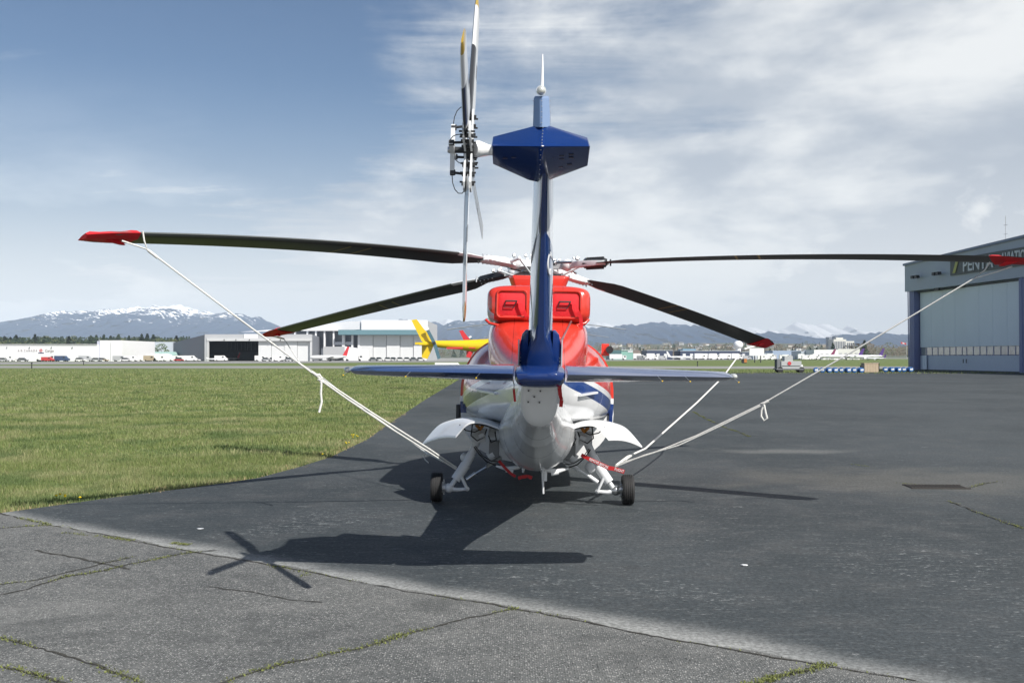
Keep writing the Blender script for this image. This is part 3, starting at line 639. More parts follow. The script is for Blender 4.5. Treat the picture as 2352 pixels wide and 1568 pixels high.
MB().cyl(th_+Vector((-.105,0,0)), th_+Vector((-.145,0,0)), .03, 12, .02).build('spinner_nut', STEEL, thub, 30)
# ---- landing gear, left laid out from the picture, right mirrored about the hull
def gear(side):
    def g(px, py, D=12.9):
        if side > 0: px, py, D = 2445-px, py+6, D-.12
        return H(px, py, D)
    root = MB(); root.tube([g(1104,992,12.98), g(1083,1042,12.95)], [.052,.047], 14); root.tube([g(1083,1042,12.95), g(1070,1066,12.93)], .055, 14)
    root.tube([g(1070,1066,12.93), g(1046,1101,12.9)], [.063,.060], 16); root.tube([g(1046,1101,12.9), g(1031,1122,12.9)], .03, 12)
    root.box(g(1100,1000,12.98), (.16,.12,.16))
    G = root.build('landing_gear', GEAR, heli, 35, bevel=0)
    tl = MB()
    for o in (-.035,.035):
        v = Vector((0,o,0))
        tl.tube([g(1059,1092)+v, g(1073,1122)+v], [.018,.014], 8)
    tl.tube([g(1073,1122), g(1050,1124), g(1029,1121)], [.02,.024,.034], 8); tl.ball(g(1073,1122), .03); tl.build('torque_link', GEAR, G, 40)
    ax = MB(); ax.cyl(g(1030,1120), g(1006,1119), .035, 12); ax.ball(g(1031,1120), .06, 12, 8); ax.build('axle', GEAR if side < 0 else STEEL, G, 40)
    dg = MB(); dg.tube([g(1072,1101), g(1092,1087)], .026, 10); dg.tube([g(1092,1087), g(1117,1072)], .014, 8); dg.tube([g(1117,1072), g(1150,1050,13.0)], .026, 10); dg.build('side_brace', STEEL if side < 0 else GEAR, G, 40)
    hs = MB()
    hs.tube([g(1085,975,12.7),g(1082,1000,12.8),g(1096,1012,12.8),g(1112,1003,12.85),g(1118,985,12.9)], .008, 6)
    hs.tube([g(1089,1026,12.85),g(1100,1042,12.8),g(1118,1060,12.8),g(1140,1068,12.85),g(1170,1073,12.9),g(1188,1070,13)], .008, 6)
    hs.tube([g(1092,1024,12.8),g(1108,1046,12.78),g(1128,1058,12.8),g(1148,1060,12.85)], .006, 6)
    hs.tube([g(1122,1000,12.8),g(1128,1016,12.75),g(1140,1010,12.75),g(1137,992,12.8)], .008, 6)
    hs.tube([g(1056,975,12.5),g(1070,988,12.6),g(1090,992,12.7),g(1105,985,12.75)], .007, 6)
    hs.tube([g(1037,1108),g(1046,1122),g(1056,1126),g(1066,1121)], .004, 5)
    hs.build('hydraulic_hose', BLACKR, G, 60)
    bx = MB(); bx.box(g(1135,1030,13.0),(.12,.2,.20), None); bx.build('actuator_box', PATCH, G)
    cl = MB(); cl.cyl(g(1130,998,12.9), g(1133,978,13.0), .05, 10); cl.cyl(g(1122,1050,12.95), g(1134,1042,12.95), .06, 12); cl.cyl(g(1100,1002,12.75), g(1112,996,12.75), .035, 10); cl.build('bay_equipment', GEAR, G, 40)
    oc = MB(); oc.tube([g(1094,976,12.8), g(1103,985,12.75), g(1108,978,12.7)], .022, 8); oc.build('orange_hose_fitting', ORANGE, G, 40)
    bl = MB(); bl.ball(g(1068,1050,13.15) if side < 0 else g(1088,1066,12.95), .075 if side > 0 else .06, 16, 10); bl.build('accumulator', GEAR, G, 60)
    uc = MB(); uc.cyl(g(1162,1078,12.7), g(1179,1081,12.7), .03, 12); uc.build('drain_canister', WHITE, G, 40)
    kp = MB(); kp.tube([g(1140,1070,12.8), g(1165,1076,12.7), g(1190,1073,12.7), g(1200,1068,12.8)], [.012,.03,.026,.01], 8); kp.build('lower_fairing_edge', WHITE, G, 50)
    # main gear bay: dark liner under the shelf
    # wheel standing on the ground
    wpx, wpy, wD = (1003,1151,12.99) if side < 0 else (1442,1158,12.76)
    cw = P(wpx, wpy, wD); cw.z = .183
    axd = Vector((1,0,0)); M_ = HI @ Matrix.Translation(cw) @ Matrix.Rotation(R(-1.2 if side > 0 else .8), 4, 'Z')
    prof = [(-.048,.098),(-.062,.115),(-.072,.145),(-.070,.168),(-.055,.180)]
    for gx in (-.036,-.012,.012,.036): prof += [(gx-.006,.183),(gx-.004,.177),(gx+.004,.177),(gx+.006,.183)]
    prof += [(.055,.180),(.070,.168),(.072,.145),(.062,.115),(.048,.098)]
    W_ = MB().cyl((-.035,0,0),(.035,0,0),.04,16).build('wheel', GEAR, heli, 40, M=M_)
    ty = MB(); N = 40
    ty.loft([[Vector((x_, r_*math.cos(2*math.pi*j/N), r_*math.sin(2*math.pi*j/N))) for j in range(N)] for x_, r_ in prof], False).build('tyre', TYRE, W_, 40, M=M_)
    rm = MB(); rm.loft([[Vector((x_, r_*math.cos(2*math.pi*j/24), r_*math.sin(2*math.pi*j/24))) for j in range(24)] for x_, r_ in ((-.046,.100),(-.052,.09),(-.03,.075),(-.03,.03),(.03,.03),(.03,.075),(.052,.09),(.046,.100))]); rm.build('rim', GEAR, W_, 40, M=M_)
    dk = MB()
    dk.loft([[Vector((x_, r_*math.cos(2*math.pi*j/20), r_*math.sin(2*math.pi*j/20))) for j in range(20)] for x_, r_ in ((-side*.055,.07),(-side*.085,.07),(-side*.088,.05),(-side*.11,.045))]); 
    for j in range(8): dk.cyl((-side*.08,.085*math.cos(j*.785),.085*math.sin(j*.785)),(-side*.098,.085*math.cos(j*.785),.085*math.sin(j*.785)),.012,6)
    dk.build('brake_disc', GEAR if side < 0 else STEEL, W_, 40, M=M_)
    # gear door: a curved panel hinged on the hull, open outwards
    rear = [(1146,982,12.35),(1128,975,12.33),(1108,969,12.32),(1085,968,12.32),(1070,975,12.33),(1058,988,12.36),(1047,1001,12.38)]
    front = [(1146,974,13.35),(1120,966,13.4),(1090,963,13.4),(1060,962,13.4),(1030,966,13.4),(1003,980,13.4),(970,1018,13.4)]
    def fine_(pts):
        out = []
        for q_ in range(len(pts)-1):
            p0, p1, p2, p3 = (np.array(pts[max(0, min(len(pts)-1, q_+o_))], float) for o_ in (-1,0,1,2))
            for t in (0, .25, .5, .75): out.append(tuple(.5*((2*p1)+(-p0+p2)*t+(2*p0-5*p1+4*p2-p3)*t*t+(-p0+3*p1-3*p2+p3)*t**3)))
        return out+[pts[-1]]
    rear, front = fine_(rear), fine_(front)
    nv = 8; V0 = []; V1 = []
    for j in range(nv+1):
        t = j/nv
        for a_, b_ in zip(rear, front):
            pa = g(*a_); pb = g(*b_)
            q = pa.lerp(pb, t)+Vector((0,0,.035*math.sin(math.pi*t))); V0.append(q); V1.append(q-Vector((0,0,.022)))
    n_ = len(rear); fs = []
    for j in range(nv):
        for i_ in range(n_-1):
            a0 = j*n_+i_; fs.append((a0,a0+1,a0+n_+1,a0+n_)); o = (nv+1)*n_; fs.append((o+a0,o+a0+n_,o+a0+n_+1,o+a0+1))
    o = (nv+1)*n_
    for i_ in range(n_-1): fs.append((i_,i_+1,o+i_+1,o+i_)); q = nv*n_; fs.append((q+i_,o+q+i_,o+q+i_+1,q+i_+1))
    for j in range(nv): fs.append((j*n_, o+j*n_, o+(j+1)*n_, (j+1)*n_)); q = n_-1; fs.append((j*n_+q, (j+1)*n_+q, o+(j+1)*n_+q, o+j*n_+q))
    d = MB().add(V0+V1, fs).build('gear_door', WHITE, heli, 45)
    rb = MB()
    for t in (.25,.55,.8):
        rb.tube([g(*rear[i_]).lerp(g(*front[i_]), t)-Vector((0,0,.035)) for i_ in range(0, 21, 2)], .012, 6)
    rb.build('door_rib', DARKM, d)
gear(-1); gear(1)
ng = MB(); ng.tube([(0,3.4,.5),(0,3.5,.18)], .04, 10); ngo = ng.build('nose_gear', GEAR, heli, 30)
for s_ in (-1,1): MB().loft([[Vector((s_*.12+x_, 3.5+r_*math.cos(a*.3927), .165+r_*math.sin(a*.3927))) for a in range(16)] for x_, r_ in ((-.05,.13),(-.055,.15),(-.03,.165),(.03,.165),(.055,.15),(.05,.13))]).build('nose_tyre', TYRE, ngo, 40)
# right side mirror-like box, hand rails, side light on the cabin
MB().box(H(1390,803,13.9), (.10,.10,.16)).build('camera_mount', RED, heli, bevel=.01)
MB().cyl(H(1400,803,13.85), H(1400,803,13.6), .05, 12).build('hoist_lamp', DARKM, heli, 30)
MB().tube([H(1403,905,14.3), H(1406,950,14.25), H(1403,990,14.3)], .02, 8).build('door_rail', WHITE, heli, 50)
MB().box(H(1401,955,14.25), (.05,.3,.20)).build('step_bracket', BLUE, heli, bevel=.01)
MB().box(H(1053,945,14.3), (.05,.25,.21)).build('step_bracket', DARKM, heli, bevel=.01)
for s_ in (-1,1):    # small fold at the baggage door
    MB().loft([[Vector((s_*x, y, z+.012)), Vector((s_*x, y, z-.012)), Vector((s_*(x-.06), y+.05, z-.012)), Vector((s_*(x-.06), y+.05, z+.012))] for x, y, z in ((.50,-2.9,1.37),(.74,-2.25,1.385))]).build('baggage_step', WHITE, heli, 30)
# ------------------------------------------------------------------ covers, ropes and streamers (things hanging on the helicopter)
def local_thing(name, label, cat, group=None):
    return empty(name, (0.333, 14.912, 0), HYAW, label, cat, group, ry=HROLL)
CL = ['red cloth sock on the blade tip cut by the right edge of the picture', 'red cloth sock on the low blade tip above the right stabilizer', 'dark red cloth sock on the low blade tip over the grey hangar', 'long bright red cloth sock on the blade tip at upper left']
covers = []
for i in range(4):
    e_ = local_thing('blade_tip_cover', CL[i], 'blade cover', 'blade tip covers')
    mb = MB(); rings = []
    for r, gx, gz_ in ((CS[i],.05,.035),(CS[i]+.06,.045,.035),(CS[i]+.12,.03,.016),(6.22,.025,.014),(6.32,.02,.018),(6.42,.02,.012),(6.51,.03,.022),(6.55,.01,.010)):
        p, e, le, up = blade_frame(i, r); c = .40 if r < 6.25 else (.40-.55*(r-6.25)); sw2 = 0 if r < 6.2 else -.03*((r-6.2)/.3)**1.5
        j1 = random.uniform(-.006,.006)
        rings.append([p+le*(c*.28+sw2+gx*.3)+up*0, p+le*(c*.1+sw2)+up*(.022+gz_*.8+j1), p-le*(c*.3-sw2)+up*(.012+gz_*.8), p-le*(c*.72-sw2+gx*.3), p-le*(c*.3-sw2)-up*(.01+gz_*.6), p+le*(c*.1+sw2)-up*(.02+gz_*.6)])
    mb.loft(rings).build('sock', CLOTH_RED, e_, 35)
    p, e, le, up = blade_frame(i, 6.20); fl = MB()
    fl.prism([p-le*.1-up*.02, p+e*.14-le*.1-up*.02, p-e*.02-le*.08-up*.07, p-e*.07-le*.08-up*.075], le*.02, le*-.02); fl.build('pull_tab', CLOTH_RED, e_)
    covers.append(e_)
def pt_on(px, py, a, b_):
    """point that shows at px,py, at the distance of the straight line a-b (given as (px, py, D))"""
    t = (px-a[0])/(b_[0]-a[0]); inv = (1/a[2])*(1-t)+(1/b_[2])*t; return P(px, py, 1/inv)
def rope(name, label, a, b_, pts, extra, r=.010, dbl=None):
    root = empty('tie_down_rope', (P(*b_).x, P(*b_).y, 0), 0, label, 'rope', 'white ropes holding down the rotor blades')
    o = Vector((P(*b_).x, P(*b_).y, 0))
    path = [pt_on(px, py, a, b_)-o for px, py in pts]
    MB().tube(path, r, 8).build('line', ROPE, root, 60)
    if dbl:
        q = [pt_on(px, py, a, b_)-o for px, py in dbl]
        MB().tube(q, r, 8).build('doubled_line', ROPE, root, 60)
    for nm, pp, rr2 in extra:
        MB().tube([pt_on(px, py, a, b_)-o for px, py in pp], rr2, 8).build(nm, ROPE, root, 60)
    return root
tipD = [blade_frame(i, 6.2)[0] for i in range(4)]; tD = [(HM @ p).y for p in tipD]
# upper left
a, b_ = (338,573,tD[3]), (1048,1075,12.88)
rope('r', 'white rope from the upper left blade to the left wheel, a long loose end hanging', a, b_, [(338,573),(530,718),(722,860),(741,872),(860,951),(985,1030),(1048,1073)], [
    ('knot', [(716,854),(726,862),(733,860),(739,868),(731,871),(741,877)], .016), ('loose_end', [(733,866),(738,880),(737,905),(739,922),(733,947)], .013),
    ('bridle', [(328,531),(331,552),(338,573),(310,563),(280,553)], .009), ('splice', [(340,575),(352,584),(362,592)], .016)], dbl=[(735,872),(800,918),(900,985),(985,1038),(1047,1077)])
# lower left
a, b_ = (652,778,tD[2]), (1050,1077,12.9)
rope('r', 'thinner white rope from the low left blade tip to the left wheel strut', a, b_, [(652,778),(690,835),(740,866),(810,921),(860,955),(980,1040),(1050,1077)], [
    ('bridle', [(603,768),(628,772),(652,778)], .016), ('knot', [(968,1032),(978,1038),(984,1044)], .016), ('loose_end', [(977,1040),(973,1048),(977,1056),(984,1062)], .007)], r=.008)
# lower right
a, b_ = (1705,803,tD[1]), (1415,1070,12.75)
rope('r', 'white rope running steeply from the low right blade tip down behind the stabilizer', a, b_, [(1728,797),(1706,803),(1660,866),(1600,925),(1482,1030),(1440,1049),(1415,1068)], [
    ('bridle', [(1734,795),(1718,799),(1704,804)], .020), ('knot', [(1448,1046),(1440,1051),(1434,1056)], .022)], r=.013, dbl=[(1450,1046),(1430,1058),(1418,1070)])
# upper right
a, b_ = (2236,640,tD[0]), (1413,1072,12.75)
rope('r', 'long white rope from the far right blade with a looped knot over the apron', a, b_, [(2236,640),(2100,722),(1950,812),(1758,923),(1600,1000),(1500,1040),(1430,1062),(1413,1072)], [
    ('knot', [(1765,920),(1757,925),(1750,926),(1756,931)], .018), ('loose_end', [(1756,926),(1749,942),(1748,955),(1755,966),(1762,960),(1758,945),(1755,930)], .012),
    ('bridle', [(2274,602),(2262,620),(2236,640),(2290,624),(2325,612)], .008)], r=.0085, dbl=[(1755,928),(1650,980),(1560,1022),(1480,1045),(1415,1071)])
# remove-before-flight streamers
FLAG = mat('streamer_cloth', (.40,.010,.013), .6, vary=.1)
def streamer(label, pts, wd, words=None, flip=1):
    c = P(*pts[0]); root = empty('warning_streamer', (c.x, c.y, 0), 0, label, 'streamer', 'red warning streamers'); o = Vector((c.x, c.y, 0))
    q = [P(*p)-o for p in pts]; mb = MB()
    for i in range(len(q)-1):
        d = (q[i+1]-q[i]).normalized(); nn = Vector((-d.z,0,d.x))*wd*.5; t_ = Vector((0,.004,0))
        mb.add([q[i]-nn-t_,q[i]+nn-t_,q[i+1]+nn-t_,q[i+1]-nn-t_,q[i]-nn+t_,q[i]+nn+t_,q[i+1]+nn+t_,q[i+1]-nn+t_], [(0,1,2,3),(7,6,5,4),(0,4,5,1),(1,5,6,2),(2,6,7,3),(3,7,4,0)])
    mb.build('ribbon', FLAG, root)
    if words:
        for wtext, i in words:
            d = (q[i+1]-q[i]); L_ = d.length; d.normalize(); mid_ = (q[i]+q[i+1])/2-Vector((0,.012,0))
            z_ = Vector((-d.z,0,d.x)); M_ = Matrix((( d.x, z_.x, 0, mid_.x),(d.y, z_.y, -1, mid_.y),(d.z, z_.z, 0, mid_.z),(0,0,0,1)))
            text_mesh('lettering', wtext, wd*.95, WHITE, M_, root, .002, sx=L_/(wd*.58*len(wtext)))
    return root
streamer('red streamer lettered in white tied across the right wheel strut', [(1335,1044,12.5),(1352,1053,12.45),(1398,1074,12.4),(1410,1076,12.4),(1434,1083,12.38)], .048, [('REMOVE BEFORE', 1), ('FLIGHT', 3)])
streamer('dark red streamer dangling under the belly between the wheels', [(1146,1058,12.5),(1160,1074,12.5),(1172,1086,12.5),(1184,1094,12.48)], .034)
streamer('small red tag on a cord beneath the belly antenna', [(1190,1098,12.4),(1198,1095,12.4),(1212,1093,12.4),(1222,1097,12.4)], .04)
streamer('dark red tag hanging under the left root of the tail plane', [(1180,892,8.0),(1181,903,8.0),(1183,922,8.0)], .018)
s_r = streamer('bright red tag and clip hanging under the right root of the tail plane', [(1287,880,7.95),(1285,890,7.95),(1287,908,7.95),(1290,918,7.93),(1288,934,7.95)], .030)
for px0, px1, py0, py1 in ((1178,1181,872,895),(1284,1288,878,930)):
    c_ = MB().tube([H(px0,py0,8.0), H(px1,(py0+py1)/2,7.98), H(px1-1,py1,8.0)], .004, 5); c_.build('lock_cord', STEEL, heli)
MB().tube([H(1283,884,8.0),H(1284,905,8.0),H(1281,925,8.05)], .014, 7).build('control_lock', GEAR, heli)
# ------------------------------------------------------------------ mountains, haze, forest
def ridge(name, label, prof, D, depth, snow, dark, amp, seed, x0=-260, x1=2620, snowamt=1.0):
    xs = np.arange(x0, x1, 3.0); pp = np.array(prof, float); ys = np.interp(xs, pp[:,0], pp[:,1])
    r_ = np.random.default_rng(seed); jag = np.zeros_like(xs)
    for s_, a in ((3,1.0),(7,1.2),(17,1.6)):
        g = r_.normal(size=len(xs)//s_+3); jag += a*np.interp(np.arange(len(xs))/s_, np.arange(len(g)), g)
    ys = ys+jag*amp; zt = CAMH+(819.6-ys)/FP*D; xw = (xs-1176)/FP*D
    rows = 26; V_ = []; 
    ph = [r_.uniform(0, 6.28, 6) for _ in range(3)]
    gully = r_.normal(size=(rows+8, len(xs)//3+8))
    for j in range(rows):
        t = j/(rows-1); hgt = zt*(t**.85); yy = D-depth*(1-t)
        gj = np.interp(np.arange(len(xs))/3, np.arange(gully.shape[1]), gully[j//3+1]*.5+gully[j//3+2]*.5)
        off = gj*depth*.09*np.sin(math.pi*min(t, .98))
        zz_ = hgt+gj*zt*.11*math.sin(math.pi*min(1,t*1.05))*.5
        for i in range(len(xs)): V_.append((xw[i], yy+off[i], max(zz_[i], -10)))
    for i in range(len(xs)): V_.append((xw[i], D+depth*.6, -20))
    n = len(xs); F_ = [(j*n+i, j*n+i+1, (j+1)*n+i+1, (j+1)*n+i) for j in range(rows) for i in range(n-1)]
    m = bpy.data.materials.new(name+'_rock'); m.use_nodes = True; k = NT(m.node_tree); b = k.n['Principled BSDF']
    pos = k.new('ShaderNodeNewGeometry').outputs['Position']; X, Y, Z = k.xyz(pos)
    nz = k.noise(pos, .0042, 8, .68, .4); n2 = k.noise(k.mapv(pos, (0,0,0), (0,R(25),0), (1,1,.45)), .016, 5, .65)
    hh = k.math('DIVIDE', Z, snow)
    s_ = k.ramp(k.math('ADD', hh, k.math('ADD', k.math('MULTIPLY', k.math('SUBTRACT', nz, .5), 1.3), k.math('MULTIPLY', k.math('SUBTRACT', n2, .5), 1.9))), 1.0, 1.12)
    fc = k.mix(k.noise(pos, .01, 5), dark, tuple(c*1.5 for c in dark))
    k.put(b.inputs['Base Color'], k.mix(k.math('MULTIPLY', s_, snowamt), fc, (.86,.87,.88))); b.inputs['Roughness'].default_value = .95; b.inputs['Specular IOR Level'].default_value = 0
    me = bpy.data.meshes.new(name); me.from_pydata(V_, [], F_); me.materials.append(m)
    for p in me.polygons: p.use_smooth = True
    o = link(bpy.data.objects.new(name, me)); tag(o, label, None, None, 'structure'); return o
L1 = [(-260,745),(-60,738),(0,741),(17,736),(34,739),(69,745),(91,740),(110,735),(130,724),(154,718),(197,715),(214,710),(240,709),(262,716),(291,711),(308,706),(325,710),(341,704),(356,699),(372,703),(394,701),(403,706),(420,706),(446,713),(475,713),(497,719),(523,719),(557,726),(617,737),(651,746),(700,752),(780,757),(850,752),(910,738),(962,738),(996,741),(1030,741),(1056,735),(1107,734),(1180,730),(1290,738),(1353,750),(1411,744),(1445,741),(1505,739),(1565,743),(1599,746),(1650,756),(1712,768),(1753,762),(1800,764),(1850,772),(1950,768),(2003,764),(2088,772),(2250,776),(2620,770)]
ridge('mountain_ridge', 'forested blue mountains with snow along the crest', L1, 9500, 2600, 388, (.010,.028,.065), 1.9, 3)
L2 = [(-260,755),(20,748),(60,742),(91,731),(112,730),(150,728),(200,770),(700,775),(960,740),(1000,738),(1030,732),(1060,740),(1300,752),(1353,741),(1380,739),(1420,750),(1600,760),(1690,756),(1712,751),(1735,752),(1753,759),(1768,759),(1785,764),(1807,754),(1830,742),(1857,747),(1870,750),(1883,744),(1905,747),(1917,761),(1935,757),(1948,748),(1960,757),(2003,765),(2100,775),(2620,780)]
ridge('snowy_range', 'far white snow covered peaks behind the blue ridge', L2, 12500, 2000, 190, (.05,.06,.075), .8, 9, snowamt=.62)
hz = MB().box((0, 7000, 290), (29800, 14400, 584)).build('haze', None)
vm = bpy.data.materials.new('haze_air'); vm.use_nodes = True; k = NT(vm.node_tree); k.n.clear()
pv = k.new('ShaderNodeVolumePrincipled'); pv.inputs['Color'].default_value = (.70,.83,1.0,1); pv.inputs['Density'].default_value = 6.5e-5; pv.inputs['Anisotropy'].default_value = -.3
om = k.new('ShaderNodeOutputMaterial'); k.l.new(pv.outputs[0], om.inputs['Volume']); hz.data.materials.append(vm)
tag(hz, 'thin pale blue air that fades the far mountains', kind='stuff')
# foliage ------------------------------------------------------------
def leaf_mat(name, c1, c2):
    m = bpy.data.materials.new(name); m.use_nodes = True; k = NT(m.node_tree); b = k.n['Principled BSDF']
    g = k.new('ShaderNodeNewGeometry'); oi = k.new('ShaderNodeObjectInfo')
    k.put(b.inputs['Base Color'], k.mix(k.math('FRACT', k.math('ADD', g.outputs['Random Per Island'], oi.outputs['Random'])), c1, c2)); b.inputs['Roughness'].default_value = .8; b.inputs['Specular IOR Level'].default_value = .2
    return m
CON = leaf_mat('conifer_needles', (.018,.036,.020), (.045,.070,.034)); DEC = leaf_mat('spring_foliage', (.060,.080,.030), (.12,.13,.055)); TWIG = leaf_mat('bare_twigs', (.10,.085,.06), (.17,.145,.105)); GRN = leaf_mat('green_foliage', (.045,.085,.02), (.09,.13,.04))
BARK = mat('bark', (.10,.08,.06), .9)
def crown_mesh(kind, seed, n):
    r_ = random.Random(seed); mb = MB()
    for i in range(n):
        if kind == 'con':
            t = r_.random()**.7; z_ = .12+.88*t; R_ = .24*(1-t)*(1+.25*math.sin(z_*38))+.01; s_ = .05+.05*(1-t)
        else:
            z_ = .25+.75*r_.random(); q = (z_-.6)/.42; R_ = .42*math.sqrt(max(0, 1-q*q))*(.75+.35*r_.random()); s_ = .05
        a = r_.uniform(0, 6.283); rad = R_*math.sqrt(r_.uniform(.25, 1)); c = Vector((rad*math.cos(a), rad*math.sin(a), z_))
        u = Vector((r_.gauss(0,1), r_.gauss(0,1), r_.gauss(0,.7))).normalized()*s_; v = u.orthogonal().normalized()*s_*r_.uniform(.5,1)
        mb.add([c+u, c+v, c-u, c-v*.8], [(0,1,2,3)])
    me = bpy.data.meshes.new('crown'); me.from_pydata(mb.v, [], mb.f); return me
CM = {('con',j): crown_mesh('con', j, 170) for j in range(3)}; CM.update({('dec',j): crown_mesh('dec', 10+j, 190) for j in range(3)})
tm = MB().tube([(0,0,0),(0.005,0,.35),(0,0,.85)], [.022,.016,.006], 6); tm = tm.build('trunk', BARK); TRUNK = tm.data; bpy.data.objects.remove(tm)
CMM = {}
def tree(px, D, hgt, kind, m, label, name, wx=1.0, group=None, base=0):
    p = P(px, 819.6, D); rt = empty(name, (p.x, p.y, base), random.uniform(0, 6), label, 'tree', group); rt.scale = (hgt*wx, hgt*wx, hgt)
    key = (kind, m.name, random.randrange(3))
    if key not in CMM: me = CM[(kind, key[2])].copy(); me.materials.clear(); me.materials.append(m); CMM[key] = me
    link(bpy.data.objects.new('crown', CMM[key]), rt); link(bpy.data.objects.new('trunk', TRUNK), rt); return rt
def wood(name, label, px0, px1, D0, D1, n, h0, h1, mats_, kinds, zf=None):
    """a distant wood as one mass of leafy crowns"""
    vs = []; fs = []; mi = []
    for q in range(n):
        px = random.uniform(px0, px1); D = random.uniform(D0, D1); p = P(px, 819.6, D); hgt = random.uniform(h0, h1); kd = random.choice(kinds)
        me = CM[(kd, random.randrange(3))]; z0 = zf(px, D) if zf else 0
        wd = hgt*random.uniform(.9, 1.4); o = len(vs); vs += [(p.x+v.co.x*wd, p.y+v.co.y*wd, z0+v.co.z*hgt) for v in me.vertices]; sel = list(me.polygons)[::2]
        fs += [tuple(i+o for i in f.vertices) for f in sel]; a = 0 if kd == 'con' else random.randrange(1, len(mats_)); mi += [a]*len(sel)
    me = bpy.data.meshes.new(name); me.from_pydata(vs, [], fs)
    for mm in mats_: me.materials.append(mm)
    me.polygons.foreach_set('material_index', mi); o = link(bpy.data.objects.new(name, me)); return tag(o, label, None, None, 'stuff')
MIX = [CON, DEC, TWIG]
hillg = mat('hillside', (.085,.095,.06), .95, vary=.4, scale=.02)
def hill(name, label, prof, D, dep):
    xs = np.linspace(prof[0][0], prof[-1][0], 60); ys = np.interp(xs, [a for a, _ in prof], [b_ for _, b_ in prof]); V_ = []; n = len(xs)
    for j, t in enumerate((0,.35,.7,1,1.6)):
        for i in range(n):
            Dj = D+dep*t; zt_ = CAMH+(819.6-ys[i])/FP*(D+dep); V_.append(((xs[i]-1176)/FP*Dj, Dj, -.2+(zt_)*min(1,t)**1.2 if t <= 1 else zt_*.6))
    F_ = [(j*n+i, j*n+i+1, (j+1)*n+i+1, (j+1)*n+i) for j in range(4) for i in range(n-1)]
    me = bpy.data.meshes.new(name); me.from_pydata(V_, [], F_); me.materials.append(hillg); o = link(bpy.data.objects.new(name, me)); tag(o, label, None, None, 'structure'); return o
hill('wooded_hill', 'low wooded rise behind the distant cargo buildings', [(-300,790),(0,789),(300,792),(480,796),(720,800),(1000,803)], 1000, 900)
hill('town_hill', 'low town covered rise beyond the far side of the airfield', [(900,803),(1200,798),(1380,794),(1500,790),(1700,787),(1905,790),(2000,796),(2100,800),(2500,798)], 1700, 1600)
def hz_left(px, D): return max(0, (D-1000)/900)*CAMH+max(0, (D-1000)/900)*(819.6-791)/FP*1900*.9
def hz_right(px, D): return max(0, (D-1700)/1600)**1.2*(CAMH+(819.6-790)/FP*3300)
wood('forest', 'dark mixed forest along the skyline behind the cargo buildings', -200, 720, 980, 1500, 900, 14, 20, [CON,DEC,CON], ['con','dec','con'], hz_left)
wood('riverside_wood', 'brown and olive trees in early leaf at the far edge of the field', 1960, 2420, 1150, 1500, 170, 11, 19, [CON,DEC,TWIG,TWIG], ['dec'])
wood('town_trees', 'brown bare trees mixed through the distant town', 1000, 1960, 1300, 3000, 460, 8, 17, [CON,DEC,TWIG,TWIG], ['dec','dec','dec','con'], hz_right)
ordn = ['first','second','third','fourth','fifth','sixth','seventh','eighth','ninth','tenth','eleventh','twelfth','thirteenth','fourteenth','fifteenth','sixteenth','seventeenth','eighteenth','nineteenth','twentieth']
for i, (px, yt) in enumerate([(10,772),(24,775),(37,770),(80,768),(102,772),(158,772),(208,771),(221,770),(238,769),(254,772),(272,768),(296,772),(325,768),(338,767),(352,769),(405,771)]):
    D = 1020+17*(i % 5); tree(px, D, CAMH+(819.6-yt)/FP*D, 'con', CON, f'dark conifer standing above the forest skyline, {ordn[i]} from the left', 'conifer_tree', 1.1, 'conifers above the forest')
for px, yt, D, k_, m_, lb in [(371,790,560,'dec',GRN,'round bright green tree left of the grey hangar'),(352,797,565,'dec',GRN,'small green tree at the foot of the bigger one by the grey hangar'),(1477,801,900,'con',CON,'squat dark conifer beside the green warehouse'),
    (1550,798,1100,'dec',TWIG,'bare brown tree behind the tail of the white airliner'),(1668,791,1150,'dec',TWIG,'broad bare brown tree over the long blue sheds'),(1644,794,1160,'dec',TWIG,'bare brown tree just left of the broad one over the blue sheds'),(1862,799,1000,'con',CON,'dark bush shaped conifer left of the white hotel block'),
    (1876,798,1000,'con',CON,'dark conifer joined to the bush left of the hotel'),(1913,787,980,'con',CON,'tall narrow dark conifer at the left end of the hotel'),(1986,781,1000,'con',CON,'tallest dark conifer, right of the hotel'),(1820,800,990,'con',CON,'low dark conifer over the long white building'),
    (1833,790,1100,'dec',TWIG,'bare poplar behind the ground power cart'),(1790,791,1100,'dec',TWIG,'bare poplar above the lorries left of the cart'),(2092,795,1000,'con',CON,'dark conifer against the corner of the big hangar'),(1945,793,1010,'dec',TWIG,'bare brown tree in front of the hotel wing'),(1965,788,1010,'dec',TWIG,'tall bare tree between the hotel and the tallest conifer')]:
    tree(px, D, CAMH+(819.6-yt)/FP*D, k_, m_, lb, 'conifer_tree' if k_ == 'con' else 'broadleaf_tree', 1.15)
# ------------------------------------------------------------------ distant buildings
def bld(name, label, cat, pts, D, hgt, m, rz=None, depth=40, roofm=None, parts=None):
    """block whose front wall runs between two picture columns"""
    (xa, xb) = pts; a = P(xa, 819.6, D); b_ = P(xb, 819.6, D); c = (a+b_)/2; wd = (b_-a).length
    root = empty(name, (c.x, c.y, 0), 0, label, cat)
    MB().box((0, depth/2, hgt/2), (wd, depth, hgt)).build('wall', m, root)
    if roofm: MB().box((0, depth/2, hgt+.15), (wd+.6, depth+.6, .35)).build('roof', roofm, root)
    return root, c, wd
def zat(py, D): return CAMH+(819.6-py)/FP*D
WBLD = mat('white_cladding', (.80,.80,.82), .5, vary=.03, scale=.1); LIL = mat('pale_lilac_cladding', (.45,.46,.55), .5); GBLD = mat('grey_cladding', (.42,.43,.45), .55, vary=.05, scale=.2); DBLD = mat('dark_grey_cladding', (.17,.18,.21), .6)
